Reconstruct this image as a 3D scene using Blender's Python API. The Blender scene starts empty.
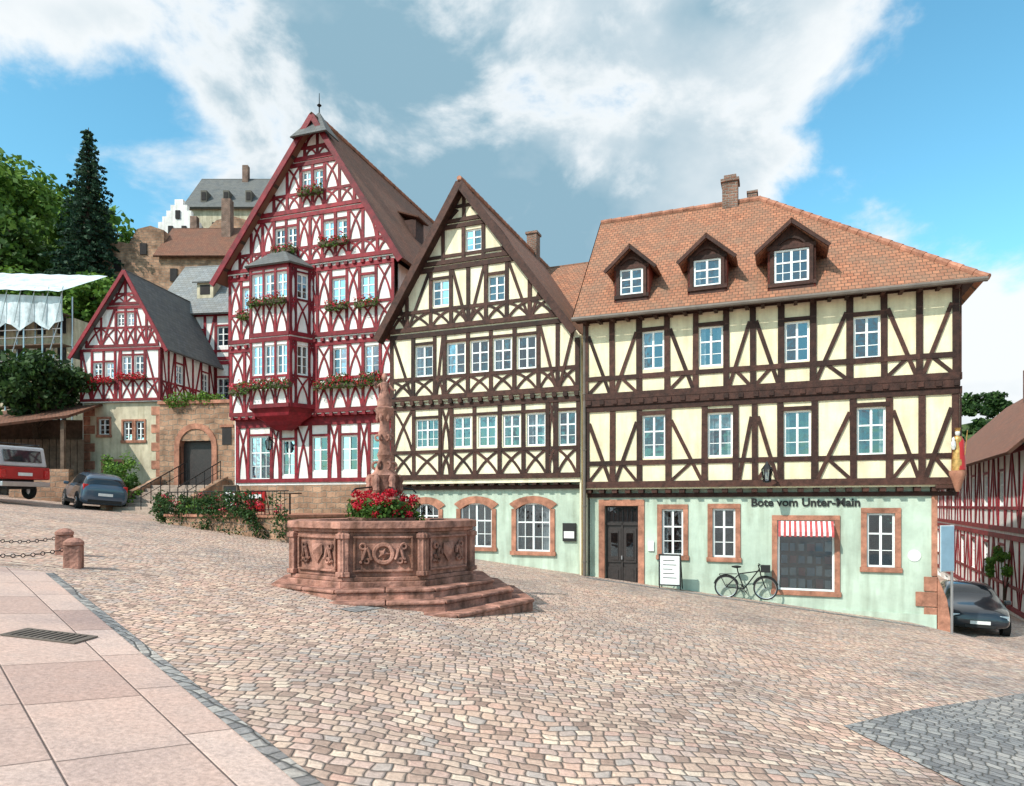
import bpy, bmesh, math, random
import numpy as np
from mathutils import Matrix, Vector
random.seed(7); RNG=np.random.default_rng(11)
sc=bpy.context.scene
COL=sc.collection
# ------------------------------------------------------------------ materials
def newmat(name):
    m=bpy.data.materials.new(name); m.use_nodes=True
    nt=m.node_tree; b=nt.nodes['Principled BSDF']
    return m,nt,b
def N(nt,t,**k):
    n=nt.nodes.new(t)
    for a,v in k.items(): setattr(n,a,v)
    return n
def ramp(nt,stops,interp='LINEAR'):
    r=nt.nodes.new('ShaderNodeValToRGB'); cr=r.color_ramp; cr.interpolation=interp
    while len(cr.elements)<len(stops): cr.elements.new(0.5)
    for e,(p,c) in zip(cr.elements,stops):
        e.position=p; e.color=(c[0],c[1],c[2],1)
    return r
def mat(name,col,rough=.8,var=.15,scale=2.,bump=.2,bscale=40.,isl=0.,metal=0.,col2=None,stain=0.,spec=.3):
    m,nt,b=newmat(name); L=nt.links.new
    tc=N(nt,'ShaderNodeTexCoord')
    n1=N(nt,'ShaderNodeTexNoise'); n1.inputs['Scale'].default_value=scale; n1.inputs['Detail'].default_value=4; n1.inputs['Roughness'].default_value=.68
    L(tc.outputs['Object'],n1.inputs['Vector'])
    c2=col2 if col2 else tuple(c*(1-var*1.6) for c in col)
    r=ramp(nt,[(.3,c2),(.68,tuple(min(1,c*(1+var*.35)) for c in col))])
    L(n1.outputs['Fac'],r.inputs['Fac'])
    out=r.outputs['Color']
    if stain:
        mp=N(nt,'ShaderNodeMapping'); mp.inputs['Scale'].default_value=(3,3,.35)
        L(tc.outputs['Object'],mp.inputs['Vector'])
        n3=N(nt,'ShaderNodeTexNoise'); n3.inputs['Scale'].default_value=1.6; n3.inputs['Detail'].default_value=3
        L(mp.outputs['Vector'],n3.inputs['Vector'])
        r3=ramp(nt,[(.33,(1-stain,1-stain*1.05,1-stain*1.15)),(.58,(1,1,1))]); L(n3.outputs['Fac'],r3.inputs['Fac'])
        mx=N(nt,'ShaderNodeMix',data_type='RGBA',blend_type='MULTIPLY'); mx.inputs[0].default_value=1
        L(out,mx.inputs[6]); L(r3.outputs['Color'],mx.inputs[7]); out=mx.outputs[2]
    if isl:
        g=N(nt,'ShaderNodeNewGeometry')
        mr=N(nt,'ShaderNodeMapRange'); mr.inputs[3].default_value=1-isl; mr.inputs[4].default_value=1+isl
        L(g.outputs['Random Per Island'],mr.inputs[0])
        h=N(nt,'ShaderNodeHueSaturation'); L(mr.outputs[0],h.inputs['Value']); L(out,h.inputs['Color']); out=h.outputs['Color']
    L(out,b.inputs['Base Color'])
    b.inputs['Roughness'].default_value=rough; b.inputs['Metallic'].default_value=metal
    b.inputs['Specular IOR Level'].default_value=spec
    if bump:
        n2=N(nt,'ShaderNodeTexNoise'); n2.inputs['Scale'].default_value=bscale; n2.inputs['Detail'].default_value=2
        L(tc.outputs['Object'],n2.inputs['Vector'])
        bp=N(nt,'ShaderNodeBump'); bp.inputs['Strength'].default_value=bump; bp.inputs['Distance'].default_value=.02
        L(n2.outputs['Fac'],bp.inputs['Height']); L(bp.outputs['Normal'],b.inputs['Normal'])
    return m
def stonemat(name,c1,c2,mort,w=.45,h=.24):
    m,nt,b=newmat(name); L=nt.links.new
    tc=N(nt,'ShaderNodeTexCoord'); s=N(nt,'ShaderNodeSeparateXYZ'); L(tc.outputs['Object'],s.inputs[0])
    a=N(nt,'ShaderNodeMath',operation='ADD'); L(s.outputs[0],a.inputs[0]); L(s.outputs[1],a.inputs[1])
    n=N(nt,'ShaderNodeTexNoise'); n.inputs['Scale'].default_value=1.6; n.inputs['Detail'].default_value=4; L(tc.outputs['Object'],n.inputs['Vector'])
    z=N(nt,'ShaderNodeMath',operation='MULTIPLY_ADD'); L(n.outputs['Fac'],z.inputs[0]); z.inputs[1].default_value=.35; L(s.outputs[2],z.inputs[2])
    c=N(nt,'ShaderNodeCombineXYZ'); L(a.outputs[0],c.inputs[0]); L(z.outputs[0],c.inputs[1])
    br=N(nt,'ShaderNodeTexBrick'); br.inputs['Scale'].default_value=1; br.inputs['Brick Width'].default_value=w; br.inputs['Row Height'].default_value=h
    br.inputs['Mortar Size'].default_value=.02; br.inputs['Mortar Smooth'].default_value=.5; br.inputs['Bias'].default_value=0
    br.inputs['Color1'].default_value=(*c1,1); br.inputs['Color2'].default_value=(*c2,1); br.inputs['Mortar'].default_value=(*mort,1); L(c.outputs[0],br.inputs['Vector'])
    r=ramp(nt,[(.3,(.5,.5,.5)),(.65,(1.15,1.15,1.15))]); L(n.outputs['Fac'],r.inputs['Fac'])
    mx=N(nt,'ShaderNodeMix',data_type='RGBA',blend_type='MULTIPLY'); mx.inputs[0].default_value=1; L(br.outputs['Color'],mx.inputs[6]); L(r.outputs['Color'],mx.inputs[7])
    L(mx.outputs[2],b.inputs['Base Color']); b.inputs['Roughness'].default_value=.9; b.inputs['Specular IOR Level'].default_value=.2
    n2=N(nt,'ShaderNodeTexNoise'); n2.inputs['Scale'].default_value=14; L(tc.outputs['Object'],n2.inputs['Vector'])
    su=N(nt,'ShaderNodeMath',operation='SUBTRACT'); L(n2.outputs['Fac'],su.inputs[0]); L(br.outputs['Fac'],su.inputs[1])
    bp=N(nt,'ShaderNodeBump'); bp.inputs['Strength'].default_value=.8; bp.inputs['Distance'].default_value=.03; L(su.outputs[0],bp.inputs['Height']); L(bp.outputs[0],b.inputs['Normal'])
    return m
def tilemat(name,c1,c2,c3,w=.2,h=.17,bump=.6,moss=.5):
    m,nt,b=newmat(name); L=nt.links.new
    uv=N(nt,'ShaderNodeUVMap'); uv.uv_map='UVMap'
    br=N(nt,'ShaderNodeTexBrick'); br.inputs['Scale'].default_value=1
    br.inputs['Brick Width'].default_value=w; br.inputs['Row Height'].default_value=h
    br.inputs['Mortar Size'].default_value=.010; br.inputs['Mortar Smooth'].default_value=.3; br.inputs['Bias'].default_value=0
    br.inputs['Color1'].default_value=(*c1,1); br.inputs['Color2'].default_value=(*c2,1); br.inputs['Mortar'].default_value=(*[x*.4 for x in c3],1)
    L(uv.outputs['UV'],br.inputs['Vector'])
    n=N(nt,'ShaderNodeTexNoise'); n.inputs['Scale'].default_value=1.1; n.inputs['Detail'].default_value=5; n.inputs['Roughness'].default_value=.8
    L(uv.outputs['UV'],n.inputs['Vector'])
    r=ramp(nt,[(.38,(0,0,0)),(.64,(1,1,1))]); L(n.outputs['Fac'],r.inputs['Fac'])
    mm=N(nt,'ShaderNodeMath',operation='MULTIPLY'); mm.inputs[1].default_value=moss; L(r.outputs['Color'],mm.inputs[0])
    mx=N(nt,'ShaderNodeMix',data_type='RGBA'); L(mm.outputs[0],mx.inputs[0]); L(br.outputs['Color'],mx.inputs[6]); mx.inputs[7].default_value=(*c3,1)
    L(mx.outputs[2],b.inputs['Base Color']); b.inputs['Roughness'].default_value=.8; b.inputs['Specular IOR Level'].default_value=.25
    sx=N(nt,'ShaderNodeSeparateXYZ'); L(uv.outputs['UV'],sx.inputs[0])
    d=N(nt,'ShaderNodeMath',operation='DIVIDE'); d.inputs[1].default_value=h; L(sx.outputs['Y'],d.inputs[0])
    f=N(nt,'ShaderNodeMath',operation='FRACT'); L(d.outputs[0],f.inputs[0])
    s=N(nt,'ShaderNodeMath',operation='SUBTRACT'); s.inputs[0].default_value=1; L(f.outputs[0],s.inputs[1])
    a=N(nt,'ShaderNodeMath',operation='SUBTRACT'); L(s.outputs[0],a.inputs[0]); L(br.outputs['Fac'],a.inputs[1])
    bp=N(nt,'ShaderNodeBump'); bp.inputs['Strength'].default_value=bump; bp.inputs['Distance'].default_value=.04
    L(a.outputs[0],bp.inputs['Height']); L(bp.outputs['Normal'],b.inputs['Normal'])
    return m
def leafmat(name,c1,c2,c3):
    m,nt,b=newmat(name); L=nt.links.new
    g=N(nt,'ShaderNodeNewGeometry'); r=ramp(nt,[(0,c1),(.5,c2),(1,c3)]); L(g.outputs['Random Per Island'],r.inputs['Fac'])
    L(r.outputs['Color'],b.inputs['Base Color']); b.inputs['Roughness'].default_value=.6; b.inputs['Specular IOR Level'].default_value=.25
    t=N(nt,'ShaderNodeBsdfTranslucent'); L(r.outputs['Color'],t.inputs['Color'])
    mx=N(nt,'ShaderNodeMixShader'); mx.inputs[0].default_value=.3
    o=nt.nodes['Material Output']; L(b.outputs[0],mx.inputs[1]); L(t.outputs[0],mx.inputs[2]); L(mx.outputs[0],o.inputs['Surface'])
    return m
def cobblemat(name,pal,sx=.15,sy=.125,joint=(.16,.12,.1),ang=0.,warp=.35,wob=1.,ex_=3.2,ey_=2.8,big_=((.72,.73,.74),(1,.96,.92),(1.12,1.01,.93)),fine=(.68,1.14)):
    m,nt,b=newmat(name); L=nt.links.new
    def M(op,a=None,b2=None,c=None):
        n=N(nt,'ShaderNodeMath',operation=op)
        for i,v in enumerate((a,b2,c)):
            if v is None: continue
            if isinstance(v,(int,float)): n.inputs[i].default_value=v
            else: L(v,n.inputs[i])
        return n.outputs[0]
    tc=N(nt,'ShaderNodeTexCoord'); mp=N(nt,'ShaderNodeMapping'); mp.inputs['Rotation'].default_value=(0,0,ang)
    L(tc.outputs['Object'],mp.inputs['Vector'])
    wn=N(nt,'ShaderNodeTexNoise'); wn.inputs['Scale'].default_value=.35; wn.inputs['Detail'].default_value=2; L(mp.outputs[0],wn.inputs['Vector'])
    wn2=N(nt,'ShaderNodeTexNoise'); wn2.inputs['Scale'].default_value=5; wn2.inputs['Detail'].default_value=1; L(mp.outputs[0],wn2.inputs['Vector'])
    s=N(nt,'ShaderNodeSeparateXYZ'); L(mp.outputs[0],s.inputs[0])
    s2=N(nt,'ShaderNodeSeparateXYZ'); L(wn2.outputs['Color'],s2.inputs[0])
    y=M('ADD',s.outputs['Y'],M('MULTIPLY',M('SUBTRACT',wn.outputs['Fac'],.5),warp*4))
    y=M('ADD',y,M('MULTIPLY',s2.outputs['X'],.08*wob))
    x=M('ADD',s.outputs['X'],M('MULTIPLY',s2.outputs['Y'],.08*wob))
    yr=M('DIVIDE',y,sy); row=M('FLOOR',yr); fy=M('FRACT',yr)
    w1=N(nt,'ShaderNodeTexWhiteNoise',noise_dimensions='1D'); L(row,w1.inputs['W'])
    xr=M('ADD',M('DIVIDE',x,sx),M('MULTIPLY',w1.outputs['Value'],7.)); colm=M('FLOOR',xr); fx=M('FRACT',xr)
    cb=N(nt,'ShaderNodeCombineXYZ'); L(colm,cb.inputs[0]); L(row,cb.inputs[1])
    w2=N(nt,'ShaderNodeTexWhiteNoise',noise_dimensions='2D'); L(cb.outputs[0],w2.inputs['Vector'])
    ex=M('MULTIPLY',M('SUBTRACT',.5,M('ABSOLUTE',M('SUBTRACT',fx,.5))),2.)
    ey=M('MULTIPLY',M('SUBTRACT',.5,M('ABSOLUTE',M('SUBTRACT',fy,.5))),2.)
    e=M('MULTIPLY',M('MINIMUM',M('MULTIPLY',ex,ex_),1.),M('MINIMUM',M('MULTIPLY',ey,ey_),1.))
    r=ramp(nt,pal); L(w2.outputs['Value'],r.inputs['Fac'])
    big=N(nt,'ShaderNodeTexNoise'); big.inputs['Scale'].default_value=.33; big.inputs['Detail'].default_value=5; big.inputs['Roughness'].default_value=.7; L(mp.outputs[0],big.inputs['Vector'])
    rb=ramp(nt,[(.36,big_[0]),(.5,big_[1]),(.64,big_[2])]); L(big.outputs['Fac'],rb.inputs['Fac'])
    mx=N(nt,'ShaderNodeMix',data_type='RGBA',blend_type='MULTIPLY'); mx.inputs[0].default_value=1; L(r.outputs['Color'],mx.inputs[6]); L(rb.outputs['Color'],mx.inputs[7])
    fn=N(nt,'ShaderNodeTexNoise'); fn.inputs['Scale'].default_value=30; fn.inputs['Detail'].default_value=4; fn.inputs['Roughness'].default_value=.7; L(tc.outputs['Object'],fn.inputs['Vector'])
    rf=ramp(nt,[(.3,(fine[0],)*3),(.7,(fine[1],)*3)]); L(fn.outputs['Fac'],rf.inputs['Fac'])
    mx2=N(nt,'ShaderNodeMix',data_type='RGBA',blend_type='MULTIPLY'); mx2.inputs[0].default_value=1; L(mx.outputs[2],mx2.inputs[6]); L(rf.outputs['Color'],mx2.inputs[7])
    je=M('MINIMUM',M('MULTIPLY',e,1.7),1.)
    mj=N(nt,'ShaderNodeMix',data_type='RGBA'); L(je,mj.inputs[0]); mj.inputs[6].default_value=(*joint,1); L(mx2.outputs[2],mj.inputs[7])
    L(mj.outputs[2],b.inputs['Base Color']); b.inputs['Roughness'].default_value=.7; b.inputs['Specular IOR Level'].default_value=.35
    hgt=M('ADD',M('MULTIPLY',M('POWER',e,.5),1.),M('ADD',M('MULTIPLY',w2.outputs['Value'],.35),M('MULTIPLY',fn.outputs['Fac'],.3)))
    bp=N(nt,'ShaderNodeBump'); bp.inputs['Strength'].default_value=.8; bp.inputs['Distance'].default_value=.022
    L(hgt,bp.inputs['Height']); L(bp.outputs['Normal'],b.inputs['Normal'])
    return m
def glassmat():
    m,nt,b=newmat('window_glass'); L=nt.links.new
    b.inputs['Base Color'].default_value=(.45,.56,.64,1); b.inputs['Metallic'].default_value=1; b.inputs['Roughness'].default_value=.04
    t=N(nt,'ShaderNodeBsdfTransparent'); t.inputs['Color'].default_value=(.62,.68,.72,1)
    fr=N(nt,'ShaderNodeFresnel'); fr.inputs['IOR'].default_value=1.9
    a=N(nt,'ShaderNodeMath',operation='ADD'); a.inputs[1].default_value=.18; a.use_clamp=True; L(fr.outputs[0],a.inputs[0])
    tc=N(nt,'ShaderNodeTexCoord'); n=N(nt,'ShaderNodeTexNoise'); n.inputs['Scale'].default_value=2.5; L(tc.outputs['Object'],n.inputs['Vector'])
    bp=N(nt,'ShaderNodeBump'); bp.inputs['Strength'].default_value=.3; bp.inputs['Distance'].default_value=.03; L(n.outputs['Fac'],bp.inputs['Height']); L(bp.outputs[0],b.inputs['Normal'])
    mx=N(nt,'ShaderNodeMixShader'); L(a.outputs[0],mx.inputs[0]); L(t.outputs[0],mx.inputs[1]); L(b.outputs[0],mx.inputs[2])
    L(mx.outputs[0],nt.nodes['Material Output'].inputs['Surface'])
    return m
MT={}
MT['cream']=mat('cream_plaster',(.84,.73,.50),.9,.14,1.3,.3,30,stain=.16)
MT['cream2']=mat('pale_cream_plaster',(.84,.75,.55),.9,.14,1.3,.3,30,stain=.18)
MT['white']=mat('white_plaster',(.86,.82,.79),.9,.12,1.5,.3,30,stain=.18)
MT['sage']=mat('sage_green_plaster',(.48,.56,.46),.9,.18,.9,.3,25,stain=.22)
MT['beigew']=mat('beige_plaster',(.60,.52,.38),.9,.22,1.2,.3,20,stain=.25)
MT['brown']=mat('brown_timber',(.058,.023,.016),.7,.4,6,.4,30,isl=.45)
MT['red']=mat('red_timber',(.22,.013,.022),.6,.38,4,.3,30,isl=.3)
MT['redb']=mat('rust_red_board',(.25,.05,.03),.6,.25,5,.2)
MT['sand']=mat('red_sandstone',(.45,.20,.13),.85,.35,3,.5,25,isl=.15,stain=.2)
MT['sandf']=mat('fountain_sandstone',(.45,.22,.165),.85,.5,3.6,1.,16,isl=.1,col2=(.15,.075,.06),stain=.5)
MT['sandr']=stonemat('rubble_sandstone',(.44,.26,.17),(.30,.17,.11),(.28,.22,.17))
MT['chim']=stonemat('chimney_brick',(.28,.14,.10),(.20,.11,.08),(.24,.2,.17),.22,.09)
MT['wf']=mat('white_window_paint',(.82,.82,.80),.5,.05,3,0)
MT['glass']=glassmat()
MT['dark']=mat('dark_interior',(.035,.03,.03),.9,.2,2,0)
MT['curt']=mat('curtain_cloth',(.66,.65,.62),.9,.2,14,.2,20)
MT['tile']=tilemat('terracotta_roof_tiles',(.44,.18,.10),(.30,.115,.065),(.20,.13,.09),.17,.15,.7,.75)
MT['tiled']=tilemat('brown_roof_tiles',(.28,.12,.075),(.20,.08,.05),(.12,.08,.06),.17,.15,.7,.6)
MT['slate']=tilemat('grey_slate',(.13,.135,.14),(.09,.095,.1),(.17,.16,.14),.25,.2,.4)
MT['slatel']=tilemat('pale_slate',(.25,.26,.27),(.18,.19,.20),(.2,.18,.15),.3,.22,.4)
MT['iron']=mat('black_iron',(.02,.02,.022),.45,.2,5,0,metal=.6,spec=.5)
MT['copper']=mat('lead_sheet',(.16,.13,.11),.55,.2,3,.1)
MT['door']=mat('dark_door',(.03,.02,.018),.5,.3,8,.3,20,spec=.5)
MT['gold']=mat('gilding',(.62,.36,.12),.4,.4,9,0,metal=.5)
MT['blk']=mat('black_board',(.02,.02,.02),.6,.2,5,0)
MT['whs']=mat('white_board',(.75,.75,.73),.6,.1,5,0)
MT['redp']=mat('red_paint',(.42,.015,.015),.35,.15,3,0,spec=.5)
MT['awr']=mat('faded_red_cloth',(.50,.09,.09),.8,.2,5,0)
MT['blue']=mat('blue_grey_paint',(.28,.42,.52),.45,.1,3,0)
MT['silver']=mat('silver_paint',(.55,.56,.58),.35,.08,2,0,metal=.4,spec=.5)
MT['conc']=mat('stone_step',(.42,.32,.26),.85,.3,2.5,.5,20,isl=.1)
MT['wood']=mat('weathered_wood',(.13,.085,.06),.85,.35,4,.4,25,isl=.25)
MT['bark']=mat('bark',(.08,.055,.04),.95,.4,6,.8,12)
MT['rubber']=mat('rubber',(.02,.02,.02),.85,.1,5,0)
MT['chrome']=mat('alloy',(.5,.5,.52),.3,.1,5,0,metal=.9)
MT['tarp']=mat('white_tarpaulin',(.60,.68,.72),.6,.3,1.2,.8,2.5)
MT['grass']=mat('hill_grass',(.07,.11,.03),.95,.4,.4,.5,3)
MT['leaf']=leafmat('leaf_green',(.025,.06,.012),(.06,.13,.022),(.13,.22,.04))
MT['leafd']=leafmat('leaf_dark_green',(.012,.03,.01),(.03,.07,.018),(.06,.11,.025))
MT['leafl']=leafmat('leaf_bright_green',(.05,.11,.02),(.10,.20,.03),(.20,.32,.05))
MT['needle']=leafmat('fir_needles',(.008,.026,.016),(.02,.055,.03),(.05,.10,.05))
MT['rflow']=leafmat('red_geranium',(.30,.004,.012),(.55,.012,.03),(.7,.05,.08))
MT['pflow']=leafmat('pink_geranium',(.50,.01,.04),(.65,.05,.10),(.75,.28,.25))
MT['cobble']=cobblemat('cobblestones',[(0,(.32,.225,.19)),(.15,(.49,.355,.295)),(.4,(.64,.49,.40)),(.55,(.57,.375,.315)),(.72,(.43,.39,.37)),(.85,(.60,.43,.375)),(1,(.73,.61,.50))],.125,.108)
MT['cobgrey']=cobblemat('grey_setts',[(0,(.18,.18,.19)),(.5,(.28,.28,.29)),(1,(.40,.39,.38))],.12,.12,(.09,.085,.08),.6)
MT['slab']=cobblemat('sandstone_paving',[(0,(.42,.29,.255)),(.5,(.50,.36,.315)),(1,(.57,.43,.38))],1.1,.72,(.17,.115,.10),math.radians(47),.0,0.,45,34,((.78,.79,.82),(1,.98,.96),(1.1,1.02,.97)),(.72,1.2))
# ------------------------------------------------------------------ mesh builder
class MB:
    def __init__(s,owner=None): s.v=[];s.f=[];s.uv={};s.owner=owner
    def _T(s): return s.owner.T if s.owner else None
    def add(s,verts,faces,uvs=None):
        T=s._T(); i=len(s.v)
        for p in verts:
            s.v.append(tuple(T@Vector(p)) if T is not None else tuple(p))
        for k,f in enumerate(faces):
            if uvs and uvs[k]: s.uv[len(s.f)]=uvs[k]
            s.f.append(tuple(i+j for j in f))
    def box(s,x0,x1,y0,y1,z0,z1):
        s.add([(x0,y0,z0),(x1,y0,z0),(x1,y1,z0),(x0,y1,z0),(x0,y0,z1),(x1,y0,z1),(x1,y1,z1),(x0,y1,z1)],
              [(0,3,2,1),(4,5,6,7),(0,1,5,4),(1,2,6,5),(2,3,7,6),(3,0,4,7)])
    def prism(s,poly,y0,y1):
        n=len(poly); v=[(p[0],y0,p[1]) for p in poly]+[(p[0],y1,p[1]) for p in poly]
        s.add(v,[tuple(range(n)),tuple(range(2*n-1,n-1,-1))]+[(i,(i+1)%n,n+(i+1)%n,n+i) for i in range(n)])
    def vprism(s,poly,z0,z1):
        n=len(poly); v=[(p[0],p[1],z0) for p in poly]+[(p[0],p[1],z1) for p in poly]
        s.add(v,[tuple(range(n)),tuple(range(2*n-1,n-1,-1))]+[(i,(i+1)%n,n+(i+1)%n,n+i) for i in range(n)])
    def cyl(s,p0,p1,r0,r1=None,n=10):
        r1=r0 if r1 is None else r1
        p0=Vector(p0);p1=Vector(p1);d=(p1-p0).normalized()
        a=d.orthogonal().normalized();b=d.cross(a)
        v=[];
        for p,r in((p0,r0),(p1,r1)):
            for i in range(n):
                t=2*math.pi*i/n; v.append(p+a*math.cos(t)*r+b*math.sin(t)*r)
        s.add(v,[tuple(range(n)),tuple(range(2*n-1,n-1,-1))]+[(i,(i+1)%n,n+(i+1)%n,n+i) for i in range(n)])
    def tube(s,pts,r,n=7):
        for a,b in zip(pts[:-1],pts[1:]): s.cyl(a,b,r,r,n)
    def lathe(s,prof,cx,cy,n=16,ph=0.,sx=1.,sy=1.):
        v=[];f=[]
        for r,z in prof:
            for i in range(n):
                t=2*math.pi*i/n+ph; v.append((cx+r*math.cos(t)*sx,cy+r*math.sin(t)*sy,z))
        for k in range(len(prof)-1):
            for i in range(n):
                f.append((k*n+i,k*n+(i+1)%n,(k+1)*n+(i+1)%n,(k+1)*n+i))
        f.append(tuple(range(n)));f.append(tuple(range(len(v)-1,len(v)-n-1,-1)))
        s.add(v,f)
    def torus(s,c,axis,R,r,n=28,m=8):
        c=Vector(c);ax=Vector(axis).normalized();a=ax.orthogonal().normalized();b=ax.cross(a);v=[];f=[]
        for i in range(n):
            t=2*math.pi*i/n; d=a*math.cos(t)+b*math.sin(t)
            for j in range(m):
                q=2*math.pi*j/m; v.append(c+d*(R+r*math.cos(q))+ax*r*math.sin(q))
        for i in range(n):
            for j in range(m):
                f.append((i*m+j,((i+1)%n)*m+j,((i+1)%n)*m+(j+1)%m,i*m+(j+1)%m))
        s.add(v,f)
    def roofpoly(s,pts,udir,th=.12):
        P=[Vector(p) for p in pts]; n=Vector((0,0,0))
        for i in range(len(P)): n+=P[i].cross(P[(i+1)%len(P)])
        n.normalize()
        if n.z<0: n=-n
        u=Vector(udir).normalized(); v=n.cross(u).normalized()
        if v.z<0: v=-v
        uv=[(p.dot(u),p.dot(v)) for p in P]; k=len(P)
        s.add(P+[p-n*th for p in P],[tuple(range(k)),tuple(range(2*k-1,k-1,-1))]+[(i,(i+1)%k,k+(i+1)%k,k+i) for i in range(k)],[uv]+[None]*(k+1))
    def build(s,name,m,parent=None,smooth=False,bevel=0,loc=None):
        me=bpy.data.meshes.new(name); me.from_pydata(s.v,[],s.f)
        if s.uv:
            ul=me.uv_layers.new(name='UVMap')
            for pi,uv in s.uv.items():
                p=me.polygons[pi]
                for k,li in enumerate(p.loop_indices): ul.data[li].uv=uv[k]
        bm=bmesh.new(); bm.from_mesh(me); bmesh.ops.recalc_face_normals(bm,faces=bm.faces); bm.to_mesh(me); bm.free()
        me.materials.append(MT[m] if isinstance(m,str) else m)
        if smooth:
            me.polygons.foreach_set('use_smooth',[True]*len(me.polygons))
        o=bpy.data.objects.new(name,me); COL.objects.link(o)
        if smooth:
            try: me.set_sharp_from_angle(angle=math.radians(40))
            except Exception: pass
        if bevel:
            b=o.modifiers.new('bev','BEVEL'); b.width=bevel; b.segments=2; b.limit_method='ANGLE'
        if parent: o.parent=parent
        if loc: o.location=loc
        return o
def empty(name,loc=(0,0,0),rz=0):
    e=bpy.data.objects.new(name,None); e.location=loc; e.rotation_euler=(0,0,rz); e.empty_display_size=.3; COL.objects.link(e); return e
CNT=[0]
class Thing:
    def __init__(s,name,loc=(0,0,0),rz=0):
        s.e=empty(name,loc,rz); s.T=Matrix.Identity(4); s.parts={}
    def p(s,key,m,smooth=False,bevel=0):
        if key not in s.parts: s.parts[key]=(MB(s),m,smooth,bevel)
        return s.parts[key][0]
    def facet(s,ax,ay,bx,by):
        d=math.hypot(bx-ax,by-ay); ex=Vector(((bx-ax)/d,(by-ay)/d,0)); ey=Vector((-ex.y,ex.x,0))
        s.T=Matrix(((ex.x,ey.x,0,ax),(ex.y,ey.y,0,ay),(0,0,1,0),(0,0,0,1))); return d
    def reset(s): s.T=Matrix.Identity(4)
    def finish(s):
        for k,(mb,m,sm,bv) in s.parts.items():
            if mb.f: mb.build(k,m,s.e,sm,bv)
        return s.e
    def wall(s,poly,holes,y,key,m,th=.0):
        bm=bmesh.new(); vs=[bm.verts.new((p[0],y,p[1])) for p in poly]; bm.faces.new(vs)
        for (a,b,c,d) in holes:
            for co,no in(((a,0,0),(1,0,0)),((b,0,0),(1,0,0)),((0,0,c),(0,0,1)),((0,0,d),(0,0,1))):
                g=bm.verts[:]+bm.edges[:]+bm.faces[:]
                bmesh.ops.bisect_plane(bm,geom=g,plane_co=co,plane_no=no,dist=1e-5)
        kill=[]
        for f in bm.faces:
            c=f.calc_center_median()
            if any(a<c.x<b and z0<c.z<z1 for (a,b,z0,z1) in holes): kill.append(f)
        bmesh.ops.delete(bm,geom=kill,context='FACES')
        bm.verts.index_update()
        s.p(key,m).add([tuple(v.co) for v in bm.verts],[tuple(v.index for v in f.verts) for f in bm.faces])
        bm.free()
        for (a,b,c,d) in holes:
            s.p(key,m).add([(a,y,c),(b,y,c),(b,y,d),(a,y,d),(a,y+.14,c),(b,y+.14,c),(b,y+.14,d),(a,y+.14,d)],[(0,1,5,4),(1,2,6,5),(2,3,7,6),(3,0,4,7)])
    def beam(s,u0,z0,u1,z1,w,y,key='timber_frame',m='brown',clip=None,pr=None):
        if clip:
            r=clip(u0,z0,u1,z1)
            if not r: return
            u0,z0,u1,z1=r
        d=math.hypot(u1-u0,z1-z0)
        if d<.06: return
        CNT[0]+=1
        pr=(.03+((CNT[0]*.61803)%1)*.022) if pr is None else pr
        nx,nz=-(z1-z0)/d*w/2,(u1-u0)/d*w/2
        j=[random.uniform(.86,1.08) for _ in range(4)]
        s.p(key,m).prism([(u0+nx*j[0],z0+nz*j[0]),(u1+nx*j[1],z1+nz*j[1]),(u1-nx*j[2],z1-nz*j[2]),(u0-nx*j[3],z0-nz*j[3])],y-pr,y+.02)
    def cbeam(s,u0,z0,u1,z1,w,y,bul,key='timber_frame',m='brown',clip=None):
        if clip:
            r=clip(u0,z0,u1,z1)
            if not r or math.hypot(r[2]-r[0],r[3]-r[1])<.8*math.hypot(u1-u0,z1-z0): return
        CNT[0]+=1; pr=.026+((CNT[0]*.61803)%1)*.02
        d=math.hypot(u1-u0,z1-z0); nx,nz=-(z1-z0)/d,(u1-u0)/d; A=[];B=[]
        for i in range(6):
            t=i/5; o=4*bul*t*(1-t)
            A.append((u0+(u1-u0)*t+nx*(o+w/2),z0+(z1-z0)*t+nz*(o+w/2)));B.append((u0+(u1-u0)*t+nx*(o-w/2),z0+(z1-z0)*t+nz*(o-w/2)))
        s.p(key,m).prism(A+B[::-1],y-pr,y+.02)
    def window(s,a,b,c,d,y,bars=2,cross=.62,curt=1,fw=.055,m='wf',cas=True):
        W=s.p('window_frames',m); yy=y+.05
        W.box(a,b,yy,yy+.06,d-fw,d); W.box(a,b,yy,yy+.06,c,c+fw)
        W.box(a,a+fw,yy,yy+.06,c+fw,d-fw); W.box(b-fw,b,yy,yy+.06,c+fw,d-fw)
        mu=(a+b)/2
        if cas:
            W.box(mu-.03,mu+.03,yy-.006,yy+.055,c+fw,d-fw)
        zc=c+(d-c)*cross
        if cross: W.box(a+fw,b-fw,yy+.002,yy+.05,zc-.022,zc+.022)
        if bars:
            for k in range(1,bars):
                zb=c+(zc-c)*k/bars; W.box(a+fw,b-fw,yy+.015,yy+.045,zb-.010,zb+.010)
            if b-a>.9:
                W.box((a+mu)/2-.01,(a+mu)/2+.01,yy+.012,yy+.046,c+fw,d-fw); W.box((b+mu)/2-.01,(b+mu)/2+.01,yy+.012,yy+.046,c+fw,d-fw)
        G=s.p('window_glass','glass')
        for (x0,x1) in ((a,mu),(mu,b)):
            e=[random.uniform(-.008,.008) for _ in range(3)]
            G.add([(x0,yy+.03+e[0],c),(x1,yy+.03+e[1],c),(x1,yy+.03+e[1]+e[2],d),(x0,yy+.03+e[0]+e[2],d)],[(0,1,2,3)])
        I=s.p('room_interior','dark'); y2=yy+.5
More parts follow.
